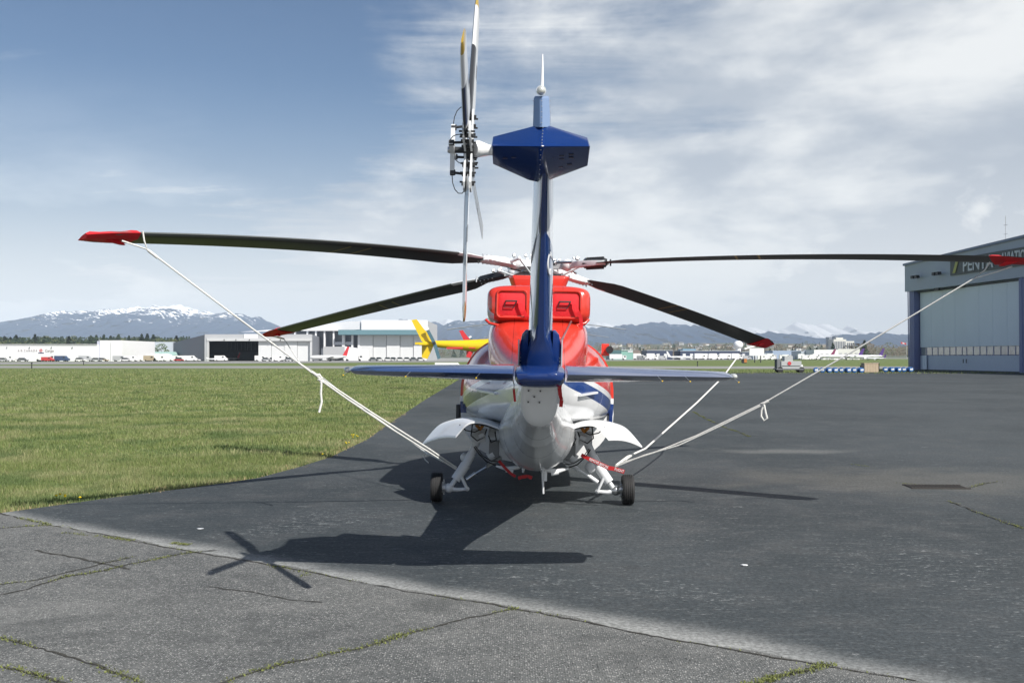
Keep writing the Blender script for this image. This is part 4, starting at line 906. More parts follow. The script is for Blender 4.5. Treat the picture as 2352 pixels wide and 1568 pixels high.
TEAL = mat('teal_fascia', (.13,.24,.28), .5); MINT = mat('mint_cladding', (.22,.42,.36), .6); DTEAL = mat('dark_teal_cladding', (.06,.14,.15), .6); NAVY = mat('navy_cladding', (.035,.05,.10), .6); DOORW = mat('white_door_panel', (.66,.67,.68), .5, vary=.04, scale=.4); INSIDE = mat('hangar_inside', (.02,.022,.025), .8)
GLZ = mat('grey_glazing', (.16,.18,.22), .2); TAN = mat('tan_wall', (.35,.31,.25), .8); MET = mat('roof_metal', (.45,.50,.55), .4)
D = 435
r, c, wd = bld('cargo_warehouse', 'long low white cargo warehouse with small lettering at far left', 'warehouse', (-160,222.5), D, zat(791, D), WBLD)
MB().box((0,-.1,zat(791,D)+.0),(wd+.3,.5,.3)).build('parapet', mat('parapet_grey', (.5,.5,.52), .6), r)
def on(px, py, D, c, y=-.12): q = P(px, py, D); return Vector((q.x-c.x, y, q.z))
def rect(px0, px1, py0, py1, D, c, name, m, par, y=-.1, th=.2):
    a, b_ = on(px0, py1, D, c), on(px1, py0, D, c); return MB().box(((a.x+b_.x)/2, y, (a.z+b_.z)/2), (b_.x-a.x, th, b_.z-a.z)).build(name, m, par)
rect(88,101,809.5,829.5,D,c,'loading_door',mat('dark_door',(.03,.03,.10),.6),r)
LET = mat('sign_grey_lettering', (.28,.24,.25), .6); LRED = mat('sign_red', (.55,.05,.06), .5)
def front_text(nm, s_, px0, px1, py, D, c, par, m, cap, y=-.2):
    a, b_ = on(px0, py, D, c, y), on(px1, py, D, c, y); size = cap/FP*D/.70
    M_ = Matrix.Translation((a+b_)/2) @ Matrix.Rotation(R(90), 4, 'X'); o = text_mesh(nm, s_, size, m, Matrix.Identity(4), par, .03)
    w0 = max(v.co.x for v in o.data.vertices)-min(v.co.x for v in o.data.vertices); o.data.transform(M_ @ Matrix.Diagonal(((b_.x-a.x)/w0,1,1,1))); return o
front_text('lettering', 'A I R  C A N A D A', 41, 86, 805, D, c, r, LET, 5)
front_text('lettering', 'Cargo', 104, 124, 805, D, c, r, LET, 6)
q = on(94.5, 804.5, D, c, -.2); rg = MB(); N = 24
for r0_, r1_ in ((.52,.68),): rg.add([q+Vector((rr__*math.cos(6.283*j/N), 0, rr__*math.sin(6.283*j/N))) for j in range(N) for rr__ in (r0_, r1_)], [(2*j,2*j+1,(2*j+3)%(2*N),(2*j+2)%(2*N)) for j in range(N)])
rg.add([q+Vector((rr__*math.sin(6.283*j/22), 0, rr__*math.cos(6.283*j/22))) for j in range(22) for rr__ in ([.42,.2] if j % 2 == 0 else [.22,.2])][0::2], [tuple(range(22))]); rg.build('roundel', LRED, r)
for px in (16.5,68.6,119,167): rect(px-1,px+1,795.5,798.5,D,c,'wall_lamp',GBLD,r,-.3,.5)
D = 437
r, c, wd = bld('tall_white_block', 'taller plain white block at the right end of the cargo warehouse', 'warehouse', (229.5,280.5), D, zat(781.6, D), WBLD)
rect(222.7,229.3,783,829,D,c,'side_wall',LIL,r,4,8); rect(253.8,254.6,787,828,D,c,'panel_joint',GBLD,r); MB().tube([on(217,829,D,c,5), on(217,779,D,c,5)], .12, 6).build('mast', GBLD, r)
D = 520
r, c, wd = bld('tan_shed', 'low tan shed between the white block and the green roofed terminal', 'shed', (280,322), D, zat(812, D), TAN, depth=20)
r, c, wd = bld('white_trailer_office', 'long low white office cabin right of the tall white block', 'cabin', (270,321.5), 470, zat(818,470), WBLD, depth=6)
D = 500
r = empty('green_roofed_terminal', (P(355,819.6,D).x, D, 0), 0, 'low building with a pale green pitched roof and white arched end', 'building'); c = r.location
a, b_, t0, t1 = on(309,816,D,c), on(400,816,D,c), on(328,807,D,c), on(390,807,D,c); e0, e1 = zat(816,D), zat(807.5,D)
MB().box(((a.x+b_.x)/2, 8, e0/2), (b_.x-a.x-1, 16, e0)).build('wall', TAN, r)
MB().add([(a.x,-1,e0),(b_.x,-1,e0),(b_.x,17,e0),(a.x,17,e0),(t0.x,8,e1),(t1.x,8,e1)], [(0,1,5,4),(1,2,5),(2,3,4,5),(3,0,4),(0,3,2,1)]).build('roof', mat('green_roof', (.38,.55,.50), .5), r)
q = on(381,829,D,c); ar = MB(); ar.prism([q+Vector((5*math.cos(R(t)),0,(zat(810,D)-.2)*math.sin(R(t)))) for t in range(0,181,15)], (0,-2,0), (0,1,0)); ar.build('arched_end', WBLD, r)
r, c, wd = bld('grey_warehouse', 'pale grey warehouse half hidden by the round green tree', 'warehouse', (350,396), 620, zat(785,620), MET, depth=30)
# grey hangar with one door open
D = 458
r, c, wd = bld('grey_hangar', 'grey hangar on the left with its left door standing open', 'hangar', (470,716.5), D+.6, zat(768, D), GBLD, depth=.5)
root = r; hh = zat(768, D); a, b_ = on(470,829,D,c), on(716.5,829,D,c)
bk = P(397,829,D+62); bkx = bk.x-c.x
for o_ in [ch for ch in r.children]: bpy.data.objects.remove(o_)
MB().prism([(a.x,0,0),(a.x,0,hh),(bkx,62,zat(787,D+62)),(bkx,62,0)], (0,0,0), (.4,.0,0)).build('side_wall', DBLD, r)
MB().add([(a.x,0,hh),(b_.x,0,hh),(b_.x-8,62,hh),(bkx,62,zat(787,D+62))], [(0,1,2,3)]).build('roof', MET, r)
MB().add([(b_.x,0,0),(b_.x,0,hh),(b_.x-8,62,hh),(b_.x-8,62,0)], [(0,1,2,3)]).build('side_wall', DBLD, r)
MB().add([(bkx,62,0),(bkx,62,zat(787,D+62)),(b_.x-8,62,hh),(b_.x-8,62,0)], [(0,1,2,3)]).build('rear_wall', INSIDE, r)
rect(470,716.5,767.5,776,D,c,'fascia',GBLD,r,0,1.0); rect(476,716.5,776.2,783,D,c,'door_header',mat('pale_grey',(.55,.56,.57),.5),r,-.5,1.4); rect(470,476,776.2,829.5,D,c,'post',GBLD,r,-.2,1.2); rect(476.2,480,783.2,829.5,D,c,'post',MATS['pale_grey'],r,-.5,1.0); rect(712,716.5,783.2,829.5,D,c,'post',MATS['pale_grey'],r,-.4,1.0)
for j in range(4):
    x0_ = 592.5+j*29.9; rect(x0_,x0_+29.4,783.5,829.5,D,c,'door_panel',DOORW,r,.4+.25*(j%2),.25)
rect(561,592,767.0,776.5,D,c,'sign_board',WBLD,r,-.8,.25); front_text('sign_lettering','AVCORP',568,588,772,D,c,r,LRED,4,-1.0) if False else None
for px in (516,543,574,621,645): rect(px-.7,px+.7,779,782,D,c,'door_lamp',DARKM,r,-1.4,.4)
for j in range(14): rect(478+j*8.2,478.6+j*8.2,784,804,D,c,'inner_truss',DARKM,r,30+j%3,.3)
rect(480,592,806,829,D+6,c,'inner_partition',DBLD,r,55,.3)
# big white hangar with teal band
D = 512
r = empty('white_hangar', (P(840,819.6,D).x, D, 0), 0, 'very large white hangar with a teal band over tall sliding doors', 'hangar'); c = r.location
rect(830,982,735,757.5,D,c,'parapet',WBLD,r,.5,1.0); rect(780,984,757.6,769,D,c,'teal_band',TEAL,r,-2,4)
for j in range(5):
    x0_ = 826+j*31; rect(x0_,x0_+30.2,769.3,827.5,D,c,'door_panel',DOORW,r,.5+.5*(j%2),.4)
MB().box((on(906,0,D,c).x, 34, zat(737,D)/2), (155/FP*D, 64, zat(737,D))).build('hall', GBLD, r)
x0_, x1_ = on(640,0,D,c).x, on(829.8,0,D,c).x; zr0, zr1, ze = zat(756,D), zat(741,D), zat(757,D)
MB().add([(x0_-20,6,zr0-1.2),(x1_,0.9,zr0),(x1_,34,zr1+1.6),(x0_+12,34,zr0+1.6)], [(0,1,2,3)]).build('sloping_roof', WBLD, r)
MB().prism([(x0_,1.2,ze-.4),(x1_,1.2,ze),(x1_,1.2,zat(737,D)),(x1_-6,1.2,zat(737.5,D)),(x0_+8,1.2,zat(753,D))], (0,0,0), (0,.6,0)).build('gable_wall', mat('soft_white_cladding', (.62,.63,.66), .5), r)
rect(640,826,757.6,829,D,c,'rear_glazing',GLZ,r,6,.3)
rect(640,780,756.5,759.5,D,c,'eaves_beam',WBLD,r,0,2)
for px in (654,677,705.5,725,745,766): rect(px-1.7,px+1.7,759.7,829,D,c,'column',WBLD,r,1,2)
for px, w_ in ((788.5,3.2),(809,2.2),(824,2.5)): rect(px-w_,px+w_,769.3,829,D,c,'column',WBLD,r,1,2)
rect(705,726,797,812,D,c,'low_dark_wall',DBLD,r,-4,.4); rect(746,795,796,822,D,c,'annexe',GBLD,r,-3,3)
q0, q1 = on(795,796,D,c), on(851,829,D,c); MB().prism([(on(795,0,D,c).x,0,0),(on(851,0,D,c).x,0,0),(on(851,0,D,c).x,0,zat(803,D)),(on(795,0,D,c).x,0,zat(795,D))], (0,-4,0), (0,-3.2,0)).build('sloped_annexe_wall', WBLD, r)
for px in (694,701,708): MB().tube([on(px,741,D,c,30), on(px,734,D,c,30)], .25, 6).build('roof_vent', WBLD, r)
# right hand far buildings
D = 700
r, c, wd = bld('green_warehouse', 'mint green warehouse with a darker left half right of the helicopter', 'warehouse', (1401,1454), D, zat(804,D), MINT, depth=30)
rect(1401,1427,804,819,D,c,'dark_half',DTEAL,r); rect(1442,1453,803.5,808.5,D,c,'white_corner_panel',WBLD,r); rect(1427,1454,803.4,805,D,c,'eaves',mat('pale_mint',(.5,.62,.58),.5),r,-.2,.6)
for i, (xa, xb, yt, D, lb) in enumerate([(1486,1545,805,760,'dark navy shed behind the white airliner'),(1563,1700,806,760,'long dark navy shed right of the white airliner'),(1700,1724,809,765,'small dark navy shed end by the red blade cover')]):
    r, c, wd = bld('navy_shed', lb, 'warehouse', (xa,xb), D, zat(yt,D), NAVY, depth=30, roofm=MET)
    for j in range(int((xb-xa)//17)): rect(xa+5+j*17,xa+12+j*17,812,825,D,c,'loading_door',DOORW,r)
for xa, xb, yt, yb_, D, mm, lb in [(1568,1598,801,806,900,mat('sky_blue_cladding',(.18,.32,.45),.6),'light blue roofed shed above the white airliner'),(1775,1840,805,820,780,mat('pale_blue_roof',(.30,.38,.50),.6),'pale blue grey warehouse left of the ground power cart'),
    (1840,1866,806,826,720,MET,'plain grey warehouse just above the ground power cart'),(1870,1925,803,826,700,WBLD,'long white freight building right of the cart'),(1925,1975,801,826,720,mat('off_white_cladding',(.62,.62,.60),.6),'off white freight building behind the purple tails'),(1730,1776,811,825,700,MET,'low grey shed with a white billboard')]:
    r, c, wd = bld('freight_building', lb, 'warehouse', (xa,xb), D, zat(yt,D), mm, depth=25)
    for j in range(int((xb-xa)//12)): rect(xa+3+j*12,xa+9+j*12,yt+9,yb_+4,D,c,'loading_bay',GBLD,r)
D = 1050
r, c, wd = bld('hotel', 'tall pale hotel block standing beyond the parked freighters', 'hotel', (1915,1944), D, zat(779,D), mat('hotel_wall',(.60,.60,.56),.7), depth=18)
rect(1944,1962,783,812,D,c,'wing',MATS['hotel_wall'],r,6,12); rect(1922,1938,775,779,D,c,'roof_storey',MATS['hotel_wall'],r,6,8)
for j in range(7):
    rect(1917+j*3.8,1919+j*3.8,784,803,D,c,'window_bay',GLZ,r,-.1,.3)
for j in range(4): rect(1946+j*4.2,1948.2+j*4.2,787,803,D,c,'window_bay',GLZ,r,-.2,.3)
for i, (xa, xb, yt) in enumerate([(1904,1911.5,774),(1918,1925,772),(1931,1937,776)]):
    r, c, wd = bld('tower_block', f'distant grey blue tower block over the hotel, {ordn[i]} from the left', 'tower', (xa,xb), 2600, zat(yt,2600), GLZ, depth=25)
    for j in range(3): rect(xa+1,xb-1,yt+3+j*5,yt+4+j*5,2600,c,'window_band',GBLD,r)
r = empty('water_tower', (P(1693,0,1500).x,1500,0), 0, 'round white dome standing above the distant town', 'tower'); MB().ball((0,0,zat(792,1500)), 7, 12, 8, (1,1,.9)).build('dome', WBLD, r, 60); MB().cyl((0,0,0),(0,0,zat(796,1500)), 4, 10).build('stem', WBLD, r)
# houses of the town
HW = [mat('house_'+n_, c_, .7) for n_, c_ in (('cream',(.62,.60,.52)),('white',(.75,.75,.74)),('grey',(.38,.39,.40)),('tan',(.42,.36,.28)))]; HR = [mat('roof_'+n_, c_, .8) for n_, c_ in (('brown',(.14,.11,.09)),('grey',(.16,.17,.18)))]
bm_ = MB().box((0,0,.5),(1.3,1,1)).build('wall', None); hb_ = bm_.data; bpy.data.objects.remove(bm_)
bm_ = MB().add([(-.7,-.55,1),(.7,-.55,1),(.7,.55,1),(-.7,.55,1),(-.7,0,1.45),(.7,0,1.45)], [(0,1,5,4),(2,3,4,5),(0,4,3),(1,2,5),(0,3,2,1)]).build('roof', None); hr_ = bm_.data; bpy.data.objects.remove(bm_)
HB = [hb_.copy() for _ in HW]; HRm = [hr_.copy() for _ in HR]
for a_, b__ in zip(HB, HW): a_.materials.append(b__)
for a_, b__ in zip(HRm, HR): a_.materials.append(b__)
hcol = ['cream','white','grey','tan']
for i in range(150):
    right = i > 14
    px = random.uniform(1370, 1910) if right else random.uniform(110, 330); D = random.uniform(1350, 3100) if right else random.uniform(990, 1300)
    z0 = hz_right(px, D) if right else hz_left(px, D); p = P(px, 819.6, D); kk = random.randrange(4)
    e_ = empty('house', (p.x, p.y, z0), random.uniform(-.5,.5), f'small {hcol[kk]} house among the trees '+('of the distant town' if right else 'on the wooded rise behind the cargo warehouse'), 'house', 'houses of the distant town' if right else 'houses on the wooded rise'); s_ = random.uniform(5.5, 9.5); e_.scale = (s_*1.3, s_, s_*.8)
    link(bpy.data.objects.new('wall', HB[kk]), e_); link(bpy.data.objects.new('roof', random.choice(HRm)), e_)
# ------------------------------------------------------------------ vehicles and aircraft far off
def vehicle(name, label, cat, px, D, L_, Hh, m, kind='car', group=None, rz=0, m2=None):
    p = P(px, 819.6, D); e_ = empty(name, (p.x, p.y, 0), rz, label, cat, group); wv = 1.9 if kind != 'truck' else 2.4
    if kind == 'car':
        MB().loft([[Vector((x_, y_, z_)) for y_ in (-wv/2, wv/2) for z_ in ((.3, h_) if y_ < 0 else (h_, .3))] for x_, h_ in ((-L_/2,.7),(-L_/2+.2,.85),(L_/2-.3,.8),(L_/2,.6))]).build('body', m, e_)
        MB().loft([[Vector((x_, y_, z_)) for y_ in (-wv/2+.1, wv/2-.1) for z_ in ((.8, h_) if y_ < 0 else (h_, .8))] for x_, h_ in ((-L_*.38,.9),(-L_*.25,Hh),(L_*.1,Hh),(L_*.26,.9))]).build('cabin', GLASS, e_)
    elif kind == 'van':
        MB().loft([[Vector((x_, y_, z_)) for y_ in (-wv/2, wv/2) for z_ in ((.35, h_) if y_ < 0 else (h_, .35))] for x_, h_ in ((-L_/2,Hh),(L_*.22,Hh),(L_*.38,Hh*.62),(L_/2,Hh*.5))]).build('body', m, e_)
        MB().box((L_*.18,-wv/2-.01,Hh*.72),(L_*.16,.03,Hh*.22)).build('side_window', GLASS, e_)
    else:
        MB().box((-L_*.12,0,Hh*.58),(L_*.74,wv,Hh*.8)).build('cargo_box', m, e_); MB().box((L_*.39,0,Hh*.45),(L_*.2,wv*.95,Hh*.62)).build('cab', m2 or m, e_)
        MB().box((L_*.40,-wv*.49,Hh*.58),(L_*.12,.06,Hh*.2)).build('cab_window', GLASS, e_)
    wr = .33 if kind != 'truck' else .48
    for x_ in (-L_*.32, L_*.32):
        for y_ in (-wv/2+.1, wv/2-.1): MB().cyl((x_,y_-.1,wr),(x_,y_+.1,wr), wr, 10).build('wheel', TYRE, e_)
    return e_
VC = {'white': mat('car_white',(.78,.78,.78),.3), 'silver': mat('car_silver',(.42,.43,.45),.3), 'dark blue': mat('car_blue',(.05,.08,.16),.3), 'red': mat('car_red',(.50,.05,.05),.35), 'grey': mat('car_grey',(.20,.21,.22),.3), 'tan': mat('car_tan',(.40,.33,.24),.4)}
left = [(8,'silver','car'),(20,'white','van'),(52,'grey','car'),(104,'white','truck'),(118,'dark blue','car'),(141,'white','car'),(143,'dark blue','van'),(184,'white','car'),(198,'silver','van'),(222,'silver','car'),(236,'tan','car'),(276,'silver','van'),(290,'white','car'),(302,'white','van')]
for i, (px, c_, kd) in enumerate(left):
    vehicle('parked_'+{'car':'car','van':'van','truck':'truck'}[kd], f'{c_} {kd} in the row before the cargo buildings, {ordn[i]} vehicle from the left', kd, px, 418+(i%3)*2, {'car':4.6,'van':5.6,'truck':8}[kd], {'car':1.5,'van':2.3,'truck':3.2}[kd], VC[c_], kd, 'vehicles parked before the cargo buildings')
vehicle('parked_car', 'small red car by the dark loading door of the cargo warehouse', 'car', 110, 414, 4.6, 1.8, VC['red'], 'van')
mid_ = [(333,'white','van'),(345,'tan','van'),(357,'white','truck'),(369,'white','van'),(402,'white','van'),(412,'red','car'),(425,'white','van'),(438,'white','van'),(448,'white','car'),(508,'white','van'),(600,'white','van'),(612,'silver','car'),(628,'white','car'),(640,'white','van'),(654,'white','van'),(664,'silver','car')]
for i, (px, c_, kd) in enumerate(mid_):
    vehicle('ground_'+kd, f'{c_} {kd} by the grey hangar and its forecourt, {ordn[i]} from the left', kd, px, 446-(i%2)*5, {'car':4.4,'van':5.2,'truck':7}[kd], {'car':1.6,'van':2.4,'truck':3.4}[kd], VC[c_], kd, 'vehicles before the grey hangar')
vehicle('tanker_lorry', 'white tanker lorry in front of the green warehouse', 'lorry', 1419, 640, 10.5, 3.6, VC['white'], 'truck', m2=VC['white'])
rr2 = [(1466,'white','truck'),(1472,'grey','van'),(1478,'white','van'),(1497,'white','truck'),(1510,'white','van'),(1522,'silver','van'),(1600,'grey','van'),(1607,'white','truck'),(1618,'white','truck'),(1640,'white','truck'),(1652,'white','van'),(1664,'white','truck'),(1682,'white','truck'),(1692,'white','truck'),(1704,'white','van'),(1716,'silver','van')]
for i, (px, c_, kd) in enumerate(rr2):
    vehicle('lorry' if kd == 'truck' else 'ground_van', f'{c_} {"lorry" if kd == "truck" else "van"} lined up before the navy sheds, {ordn[i]} from the left', 'lorry' if kd == 'truck' else 'van', px, 690-(i%2)*8, 7 if kd == 'truck' else 5.4, 4.2 if kd == 'truck' else 2.6, VC[c_], kd, 'lorries before the navy sheds')
for i, px in enumerate([1750,1762,1771,1800,1806,1842,1852,1868,1876]):
    vehicle('cargo_container' if i % 2 else 'ground_van', f'white {"container truck" if i % 2 else "van"} on the freight apron, {ordn[i]} from the left', 'truck' if i % 2 else 'van', px, 640+(i%3)*9, 5.5, 2.8+(i%3)*.5, VC['white'], 'truck' if i % 2 else 'van', 'vehicles on the freight apron')
for i, px in enumerate([858,872,892,905,920,936,951,966]):
    vehicle('tow_tractor' , f'low white tow tractor along the white hangar doors, {ordn[i]} from the left', 'tractor', px, 470+(i%2)*6, 4.6, 1.7, VC['white' if i%3 else 'grey'], 'car', 'tractors along the white hangar')
vehicle('fuel_truck', 'white box truck parked below the sloped wall of the white hangar', 'truck', 812, 478, 9, 3.4, VC['white'], 'truck')
def airliner(label, px, D, L_, heading, tailc, body=WHITE, name='airliner', s=1.0, finh=.17, fincol2=None, cat='airliner'):
    p = P(px, 819.6, D); e_ = empty(name, (p.x, p.y, 0), heading, label, cat); r_ = L_*.052; zc_ = r_*1.9
    prof = [(-.5,.05,.5),(-.46,.25,.45),(-.35,.62,.28),(-.22,.95,.05),(0,1,0),(.3,1,0),(.40,.92,-.03),(.46,.68,-.12),(.49,.35,-.25),(.5,.06,-.3)]
    MB().loft([[Vector((x_*L_, r_*q_*math.cos(a*.3927), zc_+r_*dz+r_*q_*math.sin(a*.3927))) for a in range(16)] for x_, q_, dz in prof]).build('fuselage', body, e_, 50)
    for s_ in (-1,1):
        MB().loft([[Vector((x0_,s_*y_,z_+t_)),Vector((x0_+c_*.4,s_*y_,z_+t_+.02*L_*.2)),Vector((x0_+c_,s_*y_,z_)),Vector((x0_+c_*.5,s_*y_,z_-t_))] for y_,x0_,c_,z_,t_ in ((0,-.12*L_,.22*L_,zc_-.5*r_,.012*L_),(.46*L_,-.27*L_,.06*L_,zc_+.02*L_,.003*L_))]).build('wing', body, e_)
        MB().loft([[Vector((x0_,s_*y_,z_)),Vector((x0_+c_*.5,s_*y_,z_+.004*L_)),Vector((x0_+c_,s_*y_,z_)),Vector((x0_+c_*.5,s_*y_,z_-.004*L_))] for y_,x0_,c_,z_ in ((0,-.47*L_,.10*L_,zc_+.4*r_),(.17*L_,-.52*L_,.045*L_,zc_+.5*r_))]).build('tailplane', body, e_)
        MB().cyl((.02*L_,s_*.16*L_,zc_-1.1*r_),(.11*L_,s_*.16*L_,zc_-1.1*r_), r_*.5, 14, r_*.55).build('engine', body, e_, 50)
        MB().cyl((-.04*L_,s_*.06*L_-.2,r_*.35),(-.04*L_,s_*.06*L_+.2,r_*.35), r_*.35, 10).build('main_wheel', TYRE, e_)
    MB().prism([(-.36*L_,0,zc_+.8*r_),(-.47*L_,0,zc_+.5*r_),(-.54*L_,0,zc_+r_+finh*L_),(-.485*L_,0,zc_+r_+finh*L_)], (0,-.004*L_,0), (0,.004*L_,0)).build('tail_fin', tailc, e_)
    MB().cyl((.40*L_,-.15,r_*.3),(.40*L_,.15,r_*.3), r_*.3, 10).build('nose_wheel', TYRE, e_); MB().tube([(.40*L_,0,0.3),(.40*L_,0,zc_-.6*r_)], .12, 6).build('nose_leg', GEAR, e_)
    wn = MB()
    for j in range(18):
        for s_ in (-1,1): wn.box((-.2*L_+j*.031*L_, s_*r_*.985, zc_+.25*r_), (.009*L_, .05, .16*r_))
    tag(wn.build('window_row', GLASS, e_), kind='stuff')
    return e_
PURP = mat('purple_tail', (.09,.04,.22), .4); MAROON = mat('maroon_tail', (.20,.03,.09), .4); REDT = mat('red_tail', (.60,.04,.05), .4)
airliner('white airliner facing right before the navy shed', 1562, 640, 15.5, R(-8), WHITE, finh=.19)
airliner('freighter with a dark maroon tail in front of the white freight building', 1880, 660, 21, R(182), MAROON)
airliner('middle freighter with a purple tail, crossed by the long white rope', 1940, 640, 22, R(170), PURP)
airliner('large freighter with the biggest purple tail', 1990, 630, 20, R(174), PURP, finh=.2)
airliner('small white aircraft with a purple fin, nearest to the big hangar', 2012, 560, 10, R(160), PURP)
airliner('white turboprop with a red tail before the white hangar', 755, 452, 17, R(175), REDT, finh=.22)
airliner('light aircraft with a pale T tail inside the open grey hangar', 528, 487, 9, R(185), REDT, finh=.28, cat='light aircraft')
airliner('low white glider trailer like aircraft just inside the hangar door', 496, 452, 8, R(5), WHITE, finh=.05, cat='light aircraft')
# windsock flag, billboard, signs
r = empty('flagpole', (P(2082,819.6,760).x,760,0), 0, 'flagpole with a small red and white flag left of the big hangar', 'flagpole'); MB().cyl((0,0,0),(0,0,zat(785,760)), .15, 8).build('pole', GBLD, r); MB().prism([(-4,0,zat(785,760)),(0,0,zat(788,760)),(0,0,zat(791.5,760)),(-4,0,zat(789,760))], (0,0,0), (0,.06,0)).build('flag', LRED, r); MB().prism([(-2.8,-.05,zat(786,760)-.3),(-1.4,-.05,zat(787,760)-.3),(-1.4,-.05,zat(790,760)),(-2.8,-.05,zat(789,760))], (0,0,0), (0,-.03,0)).build('flag_centre', WHITE, r)
Ds = 300
r = empty('taxiway_sign', (P(1709.5,819.6,Ds).x,Ds,0), 0, 'small black and orange airfield sign on the turf under the right blade tip', 'sign'); MB().box((-.45,0,.75),(.75,.2,1.1)).build('black_panel', BLACKR, r); MB().box((.35,0,.75),(.8,.2,1.1)).build('orange_panel', mat('sign_orange',(.45,.16,.04),.6), r); MB().box((0,0,.1),(1.3,.12,.2)).build('stand', DARKM, r)
Ds = 330
r = empty('billboard', (P(1738,819.6,Ds).x,Ds,0), 0, 'pale board on two dark posts beyond the right blade tip', 'sign'); MB().box((0,0,zat(808,Ds)),(4.6,.2,2.4)).build('board', WBLD, r); 
for x_ in (-.6,1.3): MB().box((x_,.2,1.2),(.3,.2,2.4)).build('post', DARKM, r)
for i, (px, py) in enumerate([(73,846),(192,838),(1602,841)]):
    Dd = gz(py); r = empty('runway_marker', (P(px,819.6,Dd).x,Dd,0), 0, ['dark marker post on the turf at far left','second dark marker post from the left beside the taxiway','dark marker post on the turf between the cart and the orange sign'][i], 'marker post', 'marker posts on the turf'); MB().cyl((0,0,0),(0,0,.75), .10, 10, .07).build('post', DARKM, r); MB().cyl((0,0,.75),(0,0,.95), .13, 10).build('lamp', DARKM, r)
# ------------------------------------------------------------------ yellow helicopter behind
def small_heli(label, D, pxm, m, scale, rotor=True):
    p = P(pxm, 819.6, D); e_ = empty('light_helicopter', (p.x, p.y, 0), 0, label, 'helicopter')
    k_ = scale
    def q(px, py): v = P(px, py, 57.5); return Vector((v.x-P(1232,819.6,57.5).x, 0, v.z))*k_
    MB().loft([[q(px,(a+b_)/2)+Vector((0, (b_-a)/2*.024*math.cos(t*.5236)*k_, (b_-a)/2*.0241*math.sin(t*.5236)*k_)) for t in range(12)] for px, a, b_ in ((972,783,793),(1000,782,797),(1060,781,804),(1120,778,812),(1160,768,818))]).build('tail_boom', m, e_, 50)
    MB().loft([[q(px,(a+b_)/2)+Vector((0, w_*math.cos(t*.5236)*k_, (b_-a)/2*.0241*math.sin(t*.5236)*k_)) for t in range(12)] for px, a, b_, w_ in ((1130,776,815,.35),(1170,760,840,.65),(1230,752,852,.72),(1290,762,852,.68),(1325,790,848,.4),(1335,815,842,.15))]).build('cabin', m, e_, 50)
    MB().prism([q(*v) for v in ((945,735),(957,733),(975,757),(1000,782),(998,790),(969,784),(957,760))], (0,-.05*k_,0), (0,.05*k_,0)).build('tail_fin', m, e_)
    MB().prism([q(*v) for v in ((969,790),(998,788),(992,803),(982,824),(969,821))], (0,-.05*k_,0), (0,.05*k_,0)).build('ventral_fin', m, e_)
    MB().box(q(975,791), (.42*k_,2.0*k_,.07*k_)).build('stabilizer', m, e_); MB().box(q(966,789)+Vector((0,-.9*k_,0)), (.45*k_,.05*k_,.12*k_)).build('end_plate', m, e_)
    bl = MB(); bl.prism([q(*v) for v in ((978,756),(984,752),(1002,786),(1013,822),(1006,825),(995,790))], (0,-.32*k_,0), (0,-.29*k_,0)); bo = bl.build('tail_rotor', mat('blue_grey_blade', (.08,.16,.21), .4), e_)
    MB().prism([q(*v) for v in ((976,755),(985,751),(987,757),(979,760))], (0,-.33*k_,0), (0,-.28*k_,0)).build('blade_tip', WHITE, bo)
    MB().cyl(q(998,788)+Vector((0,-.35*k_,0)), q(998,788)+Vector((0,.1*k_,0)), .09*k_, 10).build('tail_gearbox', DARKM, e_)
    MB().cyl(q(1232,760), q(1232,736), .10*k_, 10).build('rotor_mast', GEAR, e_)
    mr = MB()
    for s_ in (-1,1): mr.loft([[q(1232+s_*t*205, 737+20*t**1.6)+Vector((0,w_,0)) , q(1232+s_*t*205, 737+20*t**1.6)+Vector((0,0,.035)), q(1232+s_*t*205, 737+20*t**1.6)+Vector((0,-w_,0)), q(1232+s_*t*205, 737+20*t**1.6)-Vector((0,0,.02))] for t, w_ in ((.02,.1),(.15,.16),(.4,.16),(.7,.16),(1,.16))])
    mr.build('main_rotor', mat('pale_grey_blade', (.30,.33,.36), .5), e_)
    for s_ in (-1,1):
        MB().tube([q(1150,855)+Vector((0,s_*.9,0)), q(1310,855)+Vector((0,s_*.9,0)), q(1330,848)+Vector((0,s_*.9,0))], .04*k_, 6).build('skid', DARKM, e_)
        for px in (1190,1280): MB().tube([q(px,848), q(px,855)+Vector((0,s_*.9,0))], .035*k_, 6).build('skid_leg', DARKM, e_)
    for px0, px1 in ((1300,1322),(1262,1290)): MB().box(q((px0+px1)/2,806)+Vector((0,-.66*k_,0)), (.5*k_,.06*k_,.6*k_)).build('window', GLASS, e_)
    if rotor:
        MB().box(q(1045,799)+Vector((0,-.27,0)), (.9,.02,.10)).build('red_marking', REDT, e_)
        MB().box(q(1085,799)+Vector((0,-.32,0)), (.35,.02,.06)).build('red_marking', REDT, e_)
    return e_
YEL = mat('yellow_helicopter_paint', (.74,.52,.015), .3, coat=.4)
small_heli('yellow light helicopter mostly hidden behind the big one, its tail showing to the left', 57.5, 1232, YEL, 1.0)
e_ = small_heli('red light helicopter parked behind the yellow one, only a bit of its tail showing', 84, 1255, REDT, 1.02, False)
vehicle('white_trailer', 'low white trailer on the turf edge under the yellow tail boom', 'trailer', 1035, 110, 3.2, 1.2, VC['white'], 'van')
